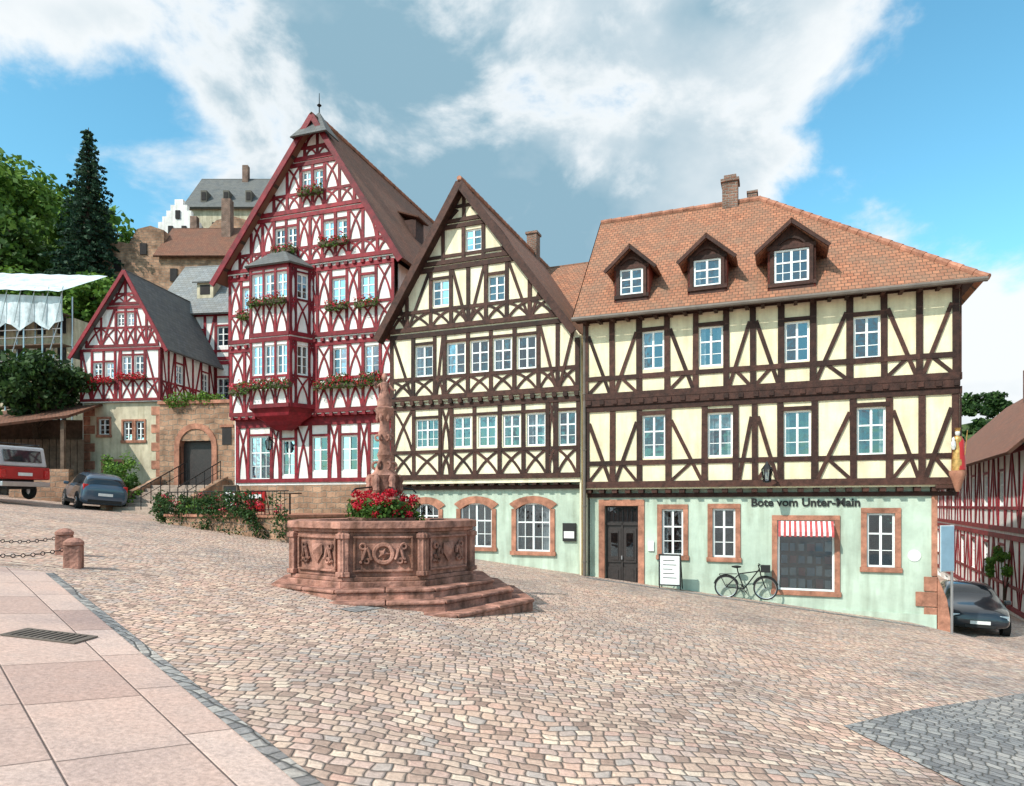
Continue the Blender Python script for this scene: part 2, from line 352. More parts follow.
        I.add([(a-.05,yy+.1,c-.05),(b+.05,yy+.1,c-.05),(b+.05,yy+.1,d+.05),(a-.05,yy+.1,d+.05),(a-.05,y2,c-.05),(b+.05,y2,c-.05),(b+.05,y2,d+.05),(a-.05,y2,d+.05)],[(4,5,6,7),(0,1,5,4),(1,2,6,5),(2,3,7,6),(3,0,4,7)])
        if curt and random.random()<.8:
            C=s.p('curtains','curt'); w=(b-a)*random.uniform(.08,.28); n=6
            for (x0,x1) in ((a,a+w),(b-w,b)):
                v=[];
                for i in range(n+1):
                    x=x0+(x1-x0)*i/n; yo=yy+.13+.03*(i%2); v+= [(x,yo,c),(x,yo,d)]
                C.add(v,[(2*i,2*i+2,2*i+3,2*i+1) for i in range(n)])
            if random.random()<.25:
                z0=d-(d-c)*random.uniform(.2,.45)
                C.add([(a,yy+.2,z0),(b,yy+.2,z0),(b,yy+.2,d),(a,yy+.2,d)],[(0,1,2,3)])
    def storey(s,u0,u1,z0,z1,wins,y,maxw=1.15,clip=None,pw=.17,xp=False,m='brown',style='K',extra=(),bul=.06,hw=.2,sillz=None,bw=.7):
        B=lambda *a,**k: s.beam(*a,**dict(k,m=m,clip=clip))
        B(u0,z0+hw/2,u1,z0+hw/2,hw,y,pr=.062); B(u0,z1-hw/2,u1,z1-hw/2,hw,y,pr=.06)
        ps=[u0+pw/2,u1-pw/2]+list(extra)
        for w in wins: ps+=[w[0]-pw/2,w[1]+pw/2]
        ps.sort(); q=[ps[0]]
        for x in ps[1:]:
            if x-q[-1]<pw*1.4: q[-1]=(x+q[-1])/2
            else: q.append(x)
        ps=q; full=[ps[0]]
        for a,b in zip(ps[:-1],ps[1:]):
            mid=(a+b)/2
            if not any(w[0]<mid<w[1] for w in wins):
                n=max(1,math.ceil((b-a)/maxw-.15))
                for k in range(1,n): full.append(a+(b-a)*k/n)
            full.append(b)
        zs=sillz or (min([w[2] for w in wins])-.07 if wins else z0+(z1-z0)*.42)
        for x in full: B(x,z0+hw,x,z1-hw,pw,y)
        zt=max([w[3] for w in wins])+.06 if wins else z1
        i=0
        for a,b in zip(full[:-1],full[1:]):
            mid=(a+b)/2; w=[w for w in wins if w[0]<mid<w[1]]
            B(a,zs,b,zs,pw*.85,y)
            if w and zt<z1-hw-.1: B(a,w[0][3]+.06,b,w[0][3]+.06,pw*.7,y)
            lo=z0+hw; a2=a+pw/2;b2=b-pw/2
            if xp and zs-lo>.35:
                s.cbeam(a2,lo,b2,zs-.05,pw*.6,y,bul,m=m,clip=clip); s.cbeam(a2,zs-.05,b2,lo,pw*.6,y,bul,m=m,clip=clip)
            if not w:
                if style=='K':
                    if i%2: B(a2,lo,b2,z1-hw,pw*bw,y)
                    else: B(b2,lo,a2,z1-hw,pw*bw,y)
                elif style=='R':
                    k=1 if i%2 else -1
                    p,q=(a2,b2) if k>0 else (b2,a2)
                    B(p,lo,q,zs+(z1-hw-zs)*.78,pw*bw,y)
                    if b-a>.6: B(q,lo,p+(q-p)*.35,zs-.04,pw*bw*.9,y)
                elif style=='C':
                    if zs+.3<z1-hw:
                        s.cbeam(a2,zs+.05,b2,z1-hw,pw*.6,y,bul,m=m,clip=clip); s.cbeam(a2,z1-hw,b2,zs+.05,pw*.6,y,bul,m=m,clip=clip)
                i+=1
def leafcloud(name,m,cen,rad,per,size,parent=None,shell=.55,flat=.7):
    cen=np.array(cen,float).reshape(-1,3); rad=np.array(rad,float)
    if rad.ndim==1: rad=np.stack([rad,rad,rad*flat],1)
    n=len(cen)*per
    C=np.repeat(cen,per,0);R=np.repeat(rad,per,0)
    d=RNG.normal(size=(n,3)); d/=np.linalg.norm(d,axis=1)[:,None]
    rr=shell+(1-shell)*RNG.random(n)**.6
    P=C+d*R*rr[:,None]
    nn=d*.6+RNG.normal(size=(n,3))*.6+np.array([0,0,.3]); nn/=np.linalg.norm(nn,axis=1)[:,None]
    t=np.cross(nn,RNG.normal(size=(n,3))); t/=np.linalg.norm(t,axis=1)[:,None]+1e-9
    b=np.cross(nn,t); s=size*(.6+.8*RNG.random(n))[:,None]
    V=np.stack([P-t*s*.5,P-b*s*.32,P+t*s*.5,P+b*s*.32],1).reshape(-1,3)
    me=bpy.data.meshes.new(name); me.vertices.add(4*n); me.vertices.foreach_set('co',V.astype(np.float32).ravel())
    me.loops.add(4*n); me.loops.foreach_set('vertex_index',np.arange(4*n,dtype=np.int32))
    me.polygons.add(n); me.polygons.foreach_set('loop_start',np.arange(0,4*n,4,dtype=np.int32))
    try: me.polygons.foreach_set('loop_total',np.full(n,4,dtype=np.int32))
    except Exception: pass
    me.update(); me.validate(); me.materials.append(MT[m])
    o=bpy.data.objects.new(name,me); COL.objects.link(o)
    if parent: o.parent=parent
    return o
# ------------------------------------------------------------------ ground
def sst(a,b,x):
    t=min(1,max(0,(x-a)/(b-a))); return t*t*(3-2*t)
def gz(x,y):
    xx=x if x<14 else 14+(x-14)*.2
    z=-.118*45*math.tanh(xx/45)-.0172*60*math.tanh(y/60)
    z-=.14*min(3,max(0,x-11))*sst(0,14,y)
    z+=28*sst(36,86,y)*sst(-6,-30,x)
    z+=36*math.exp(-(((x-150)/70)**2+((y-230)/80)**2))
    return z
def axis(lo,hi,a,b):
    r=[float(i) for i in range(a,b+1)]; x=b;s=1.
    while x<hi: s*=1.35; x+=s; r.append(x)
    x=a;s=1.
    while x>lo: s*=1.35; x-=s; r.insert(0,x)
    return r
def sheet(name,xs,ys,m,dz=0,inside=None):
    v=[(x,y,gz(x,y)+dz) for y in ys for x in xs]; nx=len(xs)
    f=[]
    for j in range(len(ys)-1):
        for i in range(nx-1):
            f.append((j*nx+i,j*nx+i+1,(j+1)*nx+i+1,(j+1)*nx+i))
    me=bpy.data.meshes.new(name); me.from_pydata(v,[],f); me.materials.append(MT[m])
    me.polygons.foreach_set('use_smooth',[True]*len(f))
    o=bpy.data.objects.new(name,me); COL.objects.link(o); return o
XS=axis(-1500,1500,-45,45); YS=axis(-300,1500,-10,70)
sheet('ground',XS,YS,'cobble')
sheet('hillside_grass',[x for x in XS if x<=-9],[y for y in YS if y>=42],'grass',.06)
sheet('distant_meadow',[x for x in XS if x>=-9],[y for y in YS if y>=64],'grass',.06)
def polysheet(name,poly,m,dz,th=0):
    bm=bmesh.new(); bm.faces.new([bm.verts.new((x,y,0)) for x,y in poly])
    xs=[p[0] for p in poly];ys=[p[1] for p in poly]
    for k in range(math.ceil(min(xs)),math.ceil(max(xs))):
        bmesh.ops.bisect_plane(bm,geom=bm.verts[:]+bm.edges[:]+bm.faces[:],plane_co=(k,0,0),plane_no=(1,0,0))
    for k in range(math.ceil(min(ys)),math.ceil(max(ys))):
        bmesh.ops.bisect_plane(bm,geom=bm.verts[:]+bm.edges[:]+bm.faces[:],plane_co=(0,k,0),plane_no=(0,1,0))
    for v in bm.verts: v.co.z=gz(v.co.x,v.co.y)+dz
    bmesh.ops.recalc_face_normals(bm,faces=bm.faces)
    for f in bm.faces:
        if f.normal.z<0: f.normal_flip()
    me=bpy.data.meshes.new(name); bm.to_mesh(me); bm.free(); me.materials.append(MT[m])
    o=bpy.data.objects.new(name,me); COL.objects.link(o); return o
polysheet('pavement',[(-6.9,10.15),(-13.5,10.6),(-16,-3),(3.4,-1.2),(-1.15,3.95),(-1.89,4.75)],'slab',.012)
def strip(a,b,w,name,m,dz):
    d=Vector((b[0]-a[0],b[1]-a[1])).normalized(); n=Vector((-d.y,d.x))*w/2
    return polysheet(name,[(a[0]+n.x,a[1]+n.y),(b[0]+n.x,b[1]+n.y),(b[0]-n.x,b[1]-n.y),(a[0]-n.x,a[1]-n.y)],m,dz)
strip((-6.85,10.12),(3.45,-1.2),.12,'gutter','cobgrey',.016)
polysheet('road',[(3.2,6.6),(4.4,7.6),(7.6,9.9),(13.5,11.6),(22,11.5),(22,2),(4,2)],'cobgrey',.008)
strip((-2.4,9.9),(-.2,15.5),.3,'drain_strip','cobgrey',.008)
strip((2.35,21.4),(10.9,18.0),.35,'house_gutter','cobgrey',.008)
t=Thing('drain_grate',(-4.34,6.42,gz(-4.34,6.42)+.016),0)
t.T=Matrix(((1,0,0,0),(0,1,0,0),(-.117,-.0172,1,0),(0,0,0,1)))
g=t.p('grate','copper')
g.box(-.34,.34,-.18,-.155,0,.012);g.box(-.34,.34,.155,.18,0,.012);g.box(-.34,-.31,-.155,.155,0,.012);g.box(.31,.34,-.155,.155,0,.012)
for i in range(11): g.box(-.29+i*.058-.014,-.29+i*.058+.014,-.155,.155,0,.010)
t.p('frame_base','dark').box(-.31,.31,-.155,.155,0,.003)
t.finish()
# ------------------------------------------------------------------ inn on the right
AR=math.atan2(-3.6,9.1)
def halfclip(lines):
    def f(u0,z0,u1,z1):
        t0,t1=0.,1.
        for (a,b,nx,nz) in lines:
            d0=(u0-a)*nx+(z0-b)*nz; d1=(u1-a)*nx+(z1-b)*nz
            if d0>0 and d1>0: return None
            if d0>0: t0=max(t0,d0/(d0-d1))
            elif d1>0: t1=min(t1,d0/(d0-d1))
        if t0>=t1: return None
        return (u0+(u1-u0)*t0,z0+(z1-z0)*t0,u0+(u1-u0)*t1,z0+(z1-z0)*t1)
    return f
def gableclip(l,a,r,inset=.08):
    L=[]
    for p,q in((l,a),(a,r)):
        d=Vector((q[0]-p[0],q[1]-p[1])).normalized(); n=(-d.y,d.x)
        L.append((p[0]-n[0]*inset,p[1]-n[1]*inset,n[0],n[1]))
    return halfclip(L)
def jetty(b,u0,u1,z,y,m,step=.42):
    J=b.p('joist_ends',m)
    x=u0+.15
    while x<u1-.1:
        J.box(x-.08,x+.08,y+.02,y+.42,z-.17,z-.01); x+=step
    b.p('jetty_soffit',m).box(u0,u1,y+.03,y+.5,z-.02,z+.03)
    b.beam(u0,z-.24,u1,z-.24,.13,y+.3,m=m,pr=.07)
def sandframe(b,a,c,z0,z1,y,w=.17,m='sand',sill=True):
    S=b.p('sandstone_surrounds',m,bevel=.01)
    S.box(a-w,a,y-.04,y+.1,z0,z1); S.box(c,c+w,y-.04,y+.1,z0,z1)
    S.box(a-w,c+w,y-.043,y+.1,z1,z1+w)
    if sill: S.box(a-w-.03,c+w+.03,y-.07,y+.1,z0-.14,z0)
def pipe(b,x,y,z0,z1,m='copper'):
    P=b.p('downpipe',m,True); P.cyl((x,y,z0),(x,y,z1),.05,.05,8)
    z=z0+1
    while z<z1: P.cyl((x,y,z),(x,y,z+.05),.065,.065,8); z+=1.8
R=Thing('half_timbered_inn',(2.3,22,0),AR)
WR=10.35;DR=6.8
w2=[(1.89,2.57,5.87,7.05),(3.61,4.31,5.83,7.03),(6.02,6.68,5.78,6.94),(7.81,8.48,5.74,6.91)]
w1=[(1.89,2.60,3.11,4.45),(3.86,4.58,3.10,4.43),(6.00,6.72,3.06,4.38),(7.90,8.62,3.05,4.38)]
R.wall([(0,4.9),(WR,4.9),(WR,7.65),(0,7.65)],w2,0,'upper_wall','cream')
R.wall([(0,2.15),(WR,2.15),(WR,4.9),(0,4.9)],w1,.06,'middle_wall','cream')
for w in w2: R.window(*w,0)
for w in w1: R.window(*w,.06)
R.storey(0,WR,5.0,7.65,w2,0,extra=(5.15,),maxw=.95,pw=.18,style='R',bw=.62)
R.storey(0,WR,2.2,4.82,w1,.06,extra=(5.2,),maxw=1.0,pw=.18,style='R',bw=.62)
jetty(R,0,WR,2.2,.06,'brown'); R.p('jetty_soffit','brown').box(0,WR,-.05,.1,4.80,5.02)
x=.2
while x<WR: R.p('joist_ends','brown').box(x-.07,x+.07,-.085,0,4.84,4.98); x+=.42
gd=[(.62,1.70,-1.2,1.62),(2.45,3.10,.08,1.52),(3.98,4.64,.06,1.54),(5.82,7.35,-.85,1.2),(8.18,8.88,-.1,1.42)]
R.wall([(.12,-2.4),(9.85,-2.4),(9.85,2.2),(.12,2.2)],gd,.35,'ground_wall','sage')
sandframe(R,.62,1.70,-1.2,1.62,.35,.2,sill=False)
for w in (gd[1],gd[2],gd[4]): sandframe(R,*w[:2],*w[2:],.35,.15); R.window(*w,.35,bars=2,curt=1)
sandframe(R,5.82,7.35,-.85,1.2,.35,.15)
R.window(*gd[3],.35,bars=0,cross=0,cas=False,curt=0)
D=R.p('shop_display','whs'); DC=R.p('shop_display_red','redp'); DB=R.p('shop_display_blue','blue')
for i in range(6):
    for j in range(4):
        q=random.choice([D,D,DC,DB]); x0=5.93+i*.235; z0=-.78+j*.36; q.box(x0,x0+random.uniform(.13,.2),.47,.49,z0,z0+random.uniform(.2,.3))
A1=R.p('awning_red','awr');A2=R.p('awning_white','whs'); n=21
for i in range(n):
    a=5.85+1.47*i/n; c=5.85+1.47*(i+1)/n; q=A1 if i%2==0 else A2
    q.add([(a,.28,1.18),(c,.28,1.18),(c,-.12,.88),(a,-.12,.88),(a,-.12,.74+.03*(i%2)),(c,-.12,.74+.03*(i%2))],[(0,1,2,3),(3,2,5,4)])
Dd=R.p('door_leaf','door'); Dd.box(.62,1.70,.50,.56,-1.2,1.62)
for a,c in((.7,1.12),(1.2,1.62)):
    for z0,z1 in((-.95,-.35),(-.2,.9)):
        Dd.box(a,c,.46,.5,z0,z1)
        Dd.box(a+.08,c-.08,.44,.46,z0+.08,z1-.08)
Dd.box(1.135,1.185,.45,.5,-1.2,1.1); Dd.box(.62,1.7,.45,.5,1.0,1.08)
R.p('door_panes','glass').add([(.68,.495,1.12),(1.64,.495,1.12),(1.64,.495,1.57),(.68,.495,1.57)],[(0,1,2,3)])
R.p('door_panes','glass').add([(.80,.435,0),(1.02,.435,0),(1.02,.435,.75),(.80,.435,.75)],[(0,1,2,3)]); R.p('door_panes','glass').add([(1.30,.435,0),(1.52,.435,0),(1.52,.435,.75),(1.30,.435,.75)],[(0,1,2,3)])
for i in range(7): R.p('door_grille','iron').box(.72+i*.15,.735+i*.15,.44,.455,1.1,1.6)
R.p('door_handle','chrome').box(1.14,1.18,.40,.44,-.1,.02)
R.p('door_steps','conc').box(.45,1.9,-.05,.36,-1.4,-.98)
R.p('menu_case','whs').box(2.02,2.2,.3,.35,.2,.5)
Q=R.p('quoins','sand',bevel=.015)
for i in range(5):
    z=-2.4+i*.42; l=.5 if i%2 else .3
    Q.box(9.88-l,9.9,.3,.38,z,z+.4); Q.box(9.86,9.9,.3,1.1-l,z+.002,z+.402)
Q.box(9.76,9.9,.31,.37,-.3,2.1)
Q.prism([(9.9,-2.4),(10.35,-2.4),(10.12,-.9),(9.9,-.3)],.3,.75)
R.p('base_plinth','sage').box(.1,9.87,.27,.36,-2.4,-1.35)
d=R.facet(9.85,.35,9.85,DR); R.wall([(0,-3.2),(d,-3.2),(d,2.2),(0,2.2)],[(1.6,2.5,-.2,1.4)],0,'ground_wall','sage'); R.window(1.6,2.5,-.2,1.4,0)
d=R.facet(WR,0,WR,DR)
ws=[(1.4,2.1,5.8,6.9),(4,4.7,5.8,6.9)];wl=[(1.4,2.1,3.1,4.4),(4,4.7,3.1,4.4)]
R.wall([(0,2.15),(d,2.15),(d,7.65),(0,7.65)],ws+wl,0,'side_wall','cream')
for w in ws+wl: R.window(*w,0)
R.storey(0,d,5,7.65,ws,0,pw=.18); R.storey(0,d,2.2,4.82,wl,0,pw=.18)
R.p('jetty_soffit','brown').box(0,d,0,.55,2.1,2.19)
R.reset()
R.p('side_wall_left','cream2').box(.0,.05,.1,DR,-1.5,7.6); R.p('back_wall','cream2').box(.06,WR-.05,DR-.05,DR,-3,7.6)
R.p('side_wall_left','cream2').add([(0.02,0.1,7.6),(.02,3.2,12.0),(.02,DR,7.6)],[(0,1,2)])
R.p('eaves','brown').box(-.2,WR+.3,-.33,.02,7.5,7.62); R.p('eaves','brown').box(WR,WR+.3,-.0,DR,7.5,7.62)
for i in range(24): R.p('rafter_feet','brown').box(.1+i*.44,.2+i*.44,-.45,-.0,7.40,7.5)
pipe(R,.04,-.02,-1.2,7.4)
RZ=12.0
rf=R.p('roof','tile')
el=(-.22,-.5,7.55);er=(WR+.5,-.5,7.5);rl=(-.22,3.2,RZ);rr=(5.25,3.2,RZ-.02);ebl=(-.22,DR+.5,7.55);ebr=(WR+.5,DR+.5,7.5)
rf.roofpoly([el,er,rr,rl],(1,0,0)); rf.roofpoly([er,ebr,rr],(0,1,0)); rf.roofpoly([ebr,ebl,rl,rr],(1,0,0))
rt=R.p('ridge_tiles','sand',smooth=True)
def ridge(mb,a,b,r=.10,step=.36):
    a=Vector(a);b=Vector(b);n=int((b-a).length/step)
    for i in range(n):
        p=a+(b-a)*i/n; q=a+(b-a)*(i+1.08)/n; mb.cyl(p,q,r*.9,r*1.08,8)
ridge(rt,rl,rr); ridge(rt,rr,er); ridge(rt,rr,ebr)
R.p('gutter','copper').cyl((-.22,-.56,7.5),(WR+.5,-.56,7.45),.07,.07,8)
R.p('verge','brown').add([(-.24,-.5,7.4),(-.24,-.5,7.58),(-.24,3.2,RZ+.02),(-.24,3.2,RZ-.2)],[(0,1,2,3)])
ch=R.p('chimney','chim'); ch.box(4.05,4.55,3.0,3.5,11.3,12.65); ch.box(4.0,4.6,2.95,3.55,12.65,12.75); ch.box(4.1,4.5,3.05,3.45,12.75,12.9)
ch.box(4.85,5.15,3.5,3.8,11.2,12.35); ch.box(4.82,5.18,3.47,3.83,12.35,12.43)
def dormer(b,uc,z0,z1,zp,hw,ww,yf=.3):
    sl=(RZ-7.55)/3.7
    yat=lambda z:-.5+(z-7.55)/sl
    we=ww/2+.18; ze=z1+.08
    zb=7.55+(yf+.5)*sl-.05
    for x in(uc-we,uc+we-.06):
        b.p('dormer_cheeks','redb').add([(x,yf,zb-.3),(x+.06,yf,zb-.3),(x+.06,yf,ze),(x,yf,ze),(x,yat(ze)+.1,ze),(x+.06,yat(ze)+.1,ze)],[(0,1,2,3),(3,2,5,4),(0,3,4),(1,5,2)])
    b.wall([(uc-we,zb-.3),(uc+we,zb-.3),(uc+we,ze),(uc,zp-.1),(uc-we,ze)],[(uc-ww/2,uc+ww/2,z0,z1)],yf,'dormer_front','brown')
    b.window(uc-ww/2,uc+ww/2,z0,z1,yf-.04,bars=2,cross=.6)
    for sx in(-1,1): b.beam(uc+sx*(ww/2+.06),z0-.1,uc+sx*(ww/2+.06),ze,.1,yf,m='brown')
    b.beam(uc-we,z0-.06,uc+we,z0-.06,.12,yf,m='brown'); b.beam(uc-we,z1+.06,uc+we,z1+.06,.12,yf,m='brown')
    zr=zp; yo=yf-.28; eL=ze-.12
    for sx in(-1,1):
        b.p('dormer_roof','tile').roofpoly([(uc+sx*hw,yo,eL),(uc,yo,zr),(uc,yat(zr)+.15,zr),(uc+sx*hw,yat(eL)+.1,eL)],(0,1,0),.07)
        b.beam(uc+sx*hw,eL-.07,uc,zr-.09,.10,yo+.03,m='redb',pr=.05)
    b.cbeam(uc-.36,ze+.05,uc+.36,ze+.05,.07,yf-.02,.2,m='redb')
dormer(R,1.58,8.22,9.02,9.72,.80,.72,-.12); dormer(R,3.86,8.22,9.02,9.72,.84,.78,-.12); dormer(R,6.2,8.02,8.95,9.75,.98,.92,-.26)
def lantern(b,x,y,z,arm,s=1.):
    I=b.p('lantern_bracket','iron'); I.cyl((x,y+arm,z+.25*s),(x,y,z+.3*s),.018*s,.018*s,6); I.cyl((x,y+arm,z-.05),(x,y+.05,z+.29*s),.012*s,.012*s,6)
    I.lathe([(.02,z-.27*s),(.09*s,z-.25*s),(.11*s,z-.22*s)],x,y,6); I.lathe([(.16*s,z+.12*s),(.13*s,z+.16*s),(.05*s,z+.27*s),(.02,z+.34*s)],x,y,6)
    for i in range(6):
        t=i*math.pi/3; I.cyl((x+.1*s*math.cos(t),y+.1*s*math.sin(t),z-.22*s),(x+.15*s*math.cos(t),y+.15*s*math.sin(t),z+.12*s),.012,.012,4)
    b.p('lantern_glass','glass').lathe([(.09*s,z-.22*s),(.14*s,z+.12*s)],x,y,6)
lantern(R,5.55,-.55,2.55,.6)
def text(body,par,loc,size,m,rot=(math.pi/2,0,0),name='sign_lettering'):
    c=bpy.data.curves.new(name,'FONT'); c.body=body; c.size=size; c.extrude=.015; c.offset=.008; c.align_x='CENTER'; c.materials.append(MT[m])
    o=bpy.data.objects.new(name,c); COL.objects.link(o); o.parent=par; o.location=loc; o.rotation_euler=rot; return o
text('Bote vom Unter-Main',R.e,(6.55,.33,1.62),.33,'blk')
R.p('round_plaque','whs').cyl((9.35,.33,.25),(9.35,.35,.25),.16,.16,20)
R.finish()
u_,v_=WR-.12,-.35
sx,sy=2.3+.93*u_+.368*v_,22-.368*u_+.93*v_
S=Thing('corner_madonna_statue',(sx,sy,.35),AR)
S.p('corbel','sand',True).lathe([(.04,1.65),(.08,1.75),(.15,2.0),(.2,2.1),(.2,2.2)],0,0,12)
S.p('robe','gold',True).lathe([(.13,2.2),(.14,2.4),(.11,2.7),(.09,2.9),(.11,3.0),(.09,3.08),(.04,3.12)],0,0,12,0,1,.8)
S.p('cloak','redp',True).lathe([(.17,2.22),(.16,2.5),(.13,2.8),(.13,2.98),(.07,3.1)],.03,.03,12,0,1,.8)
S.p('head','curt',True).lathe([(.02,3.1),(.055,3.15),(.06,3.2),(.045,3.25),(.01,3.27)],0,0,10)
S.p('crown','gold').lathe([(.055,3.23),(.07,3.32),(.06,3.26)],0,0,8)
S.p('child','curt',True).lathe([(.03,2.75),(.06,2.85),(.05,2.95),(.03,2.98),(.04,3.03),(.01,3.08)],-.11,-.09,8)
S.p('sceptre','gold').cyl((.15,-.05,2.6),(.2,-.1,3.25),.010,.010,5)
S.finish()
# ------------------------------------------------------------------ gable house in the middle
M_=Thing('half_timbered_gable_house',(-4.4,24.7,0),AR)
b=M_; WM=7.08; la,ap,ra=(-.3,7.75),(2.95,12.75),(6.75,7.62)
wa=[(3.0,3.62,10.4,11.15)]; wb=[(1.72,2.38,8.63,9.54),(3.85,4.48,8.57,9.45)]
wc=[(1.02,1.74,6.2,7.3),(2.27,3.0,6.2,7.3),(3.2,3.88,6.2,7.3),(4.05,4.72,6.2,7.3),(4.93,5.6,6.2,7.3)]
wd=[(1.0,1.92,3.68,4.7),(2.5,3.18,3.65,4.72),(3.45,4.13,3.65,4.72),(4.37,5.0,3.62,4.72),(5.23,5.9,3.62,4.72),(6.34,6.95,3.6,4.72)]
cl=gableclip(la,ap,ra,.12)
def zr(u): return la[1]+(u-la[0])*(ap[1]-la[1])/(ap[0]-la[0]) if u<ap[0] else ap[1]+(u-ap[0])*(ra[1]-ap[1])/(ra[0]-ap[0])
zl0=zr(0.)-.05
b.wall([(0,5.3),(WM,5.3),(WM,7.2),(ra[0]-.1,zr(ra[0]-.1)),(ap[0],ap[1]-.1),(0,zl0)],wa+wb+wc,0,'gable_wall','cream2')
b.wall([(0,2.4),(WM,2.4),(WM,5.3),(0,5.3)],wd,.08,'middle_wall','cream2')
for w in wa+wb+wc: b.window(*w,0)
for w in wd: b.window(*w,.08)
b.storey(0,WM,2.55,5.2,wd,.08,maxw=.8,pw=.14,xp=True,style='C',bul=.07,hw=.17)
b.storey(0,WM,5.35,7.75,wc,0,maxw=.8,pw=.14,xp=True,style='K',clip=cl,bul=.07,hw=.17)
b.storey(0,WM,7.8,10.0,wb,0,maxw=.85,pw=.14,xp=True,style='K',clip=cl,extra=(.7,),bul=.07,hw=.17)
b.storey(.5,6,10.05,11.4,wa,0,maxw=.9,pw=.13,style='N',clip=cl,sillz=10.33,hw=.15)
b.storey(1.5,5,11.45,12.6,[],0,maxw=.9,pw=.13,style='N',clip=cl,extra=(2.95,),sillz=12.0,hw=.14)
b.cbeam(1.35,10.1,2.7,11.9,.14,0,.15,clip=None); b.cbeam(4.8,10.1,3.3,11.9,.14,0,-.15,clip=None)
jetty(b,0,WM,2.5,.08,'brown',.38)
J=b.p('joist_ends','brown'); x=.15
while x<WM: J.box(x-.07,x+.07,-.07,.06,5.2,5.34); x+=.38
ga=[(2.62,3.82,.18,1.72),(4.72,5.95,.08,1.72),(.7,1.75,.6,1.7)]
b.wall([(.05,-2),(WM+.1,-2),(WM+.1,2.5),(.05,2.5)],ga,.42,'ground_wall','sage')
for (a,c,z0,z1) in ga:
    b.window(a,c,z0,z1,.42,bars=2,cross=.6)
    rise=.22; h=(c-a)/2; Rr=(h*h+rise*rise)/(2*rise); mid=(a+c)/2; zc=z1-Rr
    th0=math.asin(h/Rr); I=[];O=[]
    for i in range(9):
        t=-th0+2*th0*i/8; I.append((mid+Rr*math.sin(t),zc+Rr*math.cos(t)))
        O.append((mid+(Rr+.2)*math.sin(t*(h+.18)/h*.93),zc+(Rr+.24)*math.cos(t)))
    for i in range(8): b.p('sandstone_surrounds','sand').prism([I[i],I[i+1],O[i+1],O[i]],.37,.5)
    S2=b.p('sandstone_surrounds','sand'); S2.box(a-.16,a,.375,.5,z0,z1-rise+.02); S2.box(c,c+.16,.375,.5,z0,z1-rise+.02); S2.box(a-.2,c+.2,.33,.5,z0-.13,z0)
b.p('menu_case','blk').box(6.4,6.85,.34,.42,.45,1.05); b.p('menu_sheet','whs').box(6.45,6.8,.33,.34,.55,.78)
b.p('corner_pilaster','sand').box(WM+.02,WM+.15,.3,.4,-2,2.4)
b.p('back_wall','cream2').box(0,WM,8.9,9,-1,7.5); b.p('side_wall','cream2').box(-.02,.03,.1,9,-1,7.4); b.p('side_wall','cream2').box(WM-.02,WM+.03,.1,9,-1,7.2)
rf=b.p('roof','tiled'); yo=-.4
rf.roofpoly([(la[0],yo,la[1]),(ap[0],yo,ap[1]),(ap[0],9.2,ap[1]),(la[0],9.2,la[1])],(0,1,0)); rf.roofpoly([(ra[0]+.15,yo,ra[1]-.2),(ap[0],yo,ap[1]),(ap[0],9.2,ap[1]),(ra[0]+.15,9.2,ra[1]-.2)],(0,1,0))
b.beam(la[0]-.05,la[1]-.2,ap[0],ap[1]-.12,.26,yo+.02,m='brown',pr=.05); b.beam(ra[0]+.25,ra[1]-.45,ap[0],ap[1]-.14,.26,yo+.02,m='brown',pr=.045)
b.p('soffit','brown').prism([(la[0],la[1]-.18),(ap[0],ap[1]-.18),(ra[0]+.1,ra[1]-.3),(ra[0]+.1,ra[1]-.35),(ap[0],ap[1]-.28),(la[0],la[1]-.28)],yo+.03,0)
ridge(b.p('ridge_tiles','sand',True),(ap[0],yo,ap[1]+.03),(ap[0],9.2,ap[1]+.03))
b.finish()
H=Thing('rear_tiled_house',(.3,29.0,0),AR)
H.p('walls','cream2').box(0,5.5,0,5,-1,9.6)
H.p('roof','tile').roofpoly([(-.2,-.4,9.4),(5.7,-.4,9.4),(5.7,2.5,12.5),(-.2,2.5,12.5)],(1,0,0)); H.p('roof','tile').roofpoly([(-.2,5.4,9.4),(5.7,5.4,9.4),(5.7,2.5,12.5),(-.2,2.5,12.5)],(1,0,0))
H.p('chimney','chim').box(-.1,.35,1.2,1.7,10,13.6); H.p('chimney','chim').box(-.15,.4,1.15,1.75,13.6,13.7)
H.finish()
# ------------------------------------------------------------------ tall red house
AT=math.atan2(-.318,.948)
b=Thing('tall_red_timbered_house',(-12.2,29.55,0),AT)
WT=8.0; DT=11.5; la,ap,ra=(-.45,11.25),(4.5,17.55),(8.45,11.3)
cl=gableclip(la,ap,ra,.12)
wA=[(3.76,4.2,14.6,15.4),(4.34,4.78,14.6,15.4)]
wB=[(2.45,2.92,12.35,13.2),(3.05,3.5,12.35,13.2),(4.8,5.3,12.42,13.2),(5.42,5.9,12.42,13.2)]
wC=[(.72,1.3,9.9,10.9),(5.15,5.78,9.85,10.85),(6.5,7.12,9.85,10.85)]
wD=[(5.15,5.8,6.9,8.05),(6.62,7.28,6.9,8.05)]
wE=[(.8,1.85,2.75,4.6),(2.45,3.1,2.9,4.4),(3.95,4.7,3.05,4.5),(5.34,6.12,3.05,4.5),(6.73,7.5,3.05,4.5)]
zr=lambda u: la[1]+(u-la[0])*(ap[1]-la[1])/(ap[0]-la[0]) if u<ap[0] else ap[1]+(u-ap[0])*(ra[1]-ap[1])/(ra[0]-ap[0])
b.wall([(0,11.5),(WT,11.5),(WT,zr(WT)-.1),(ap[0],ap[1]-.15),(0,zr(0)-.1)],wA+wB,-.12,'gable_wall','white')
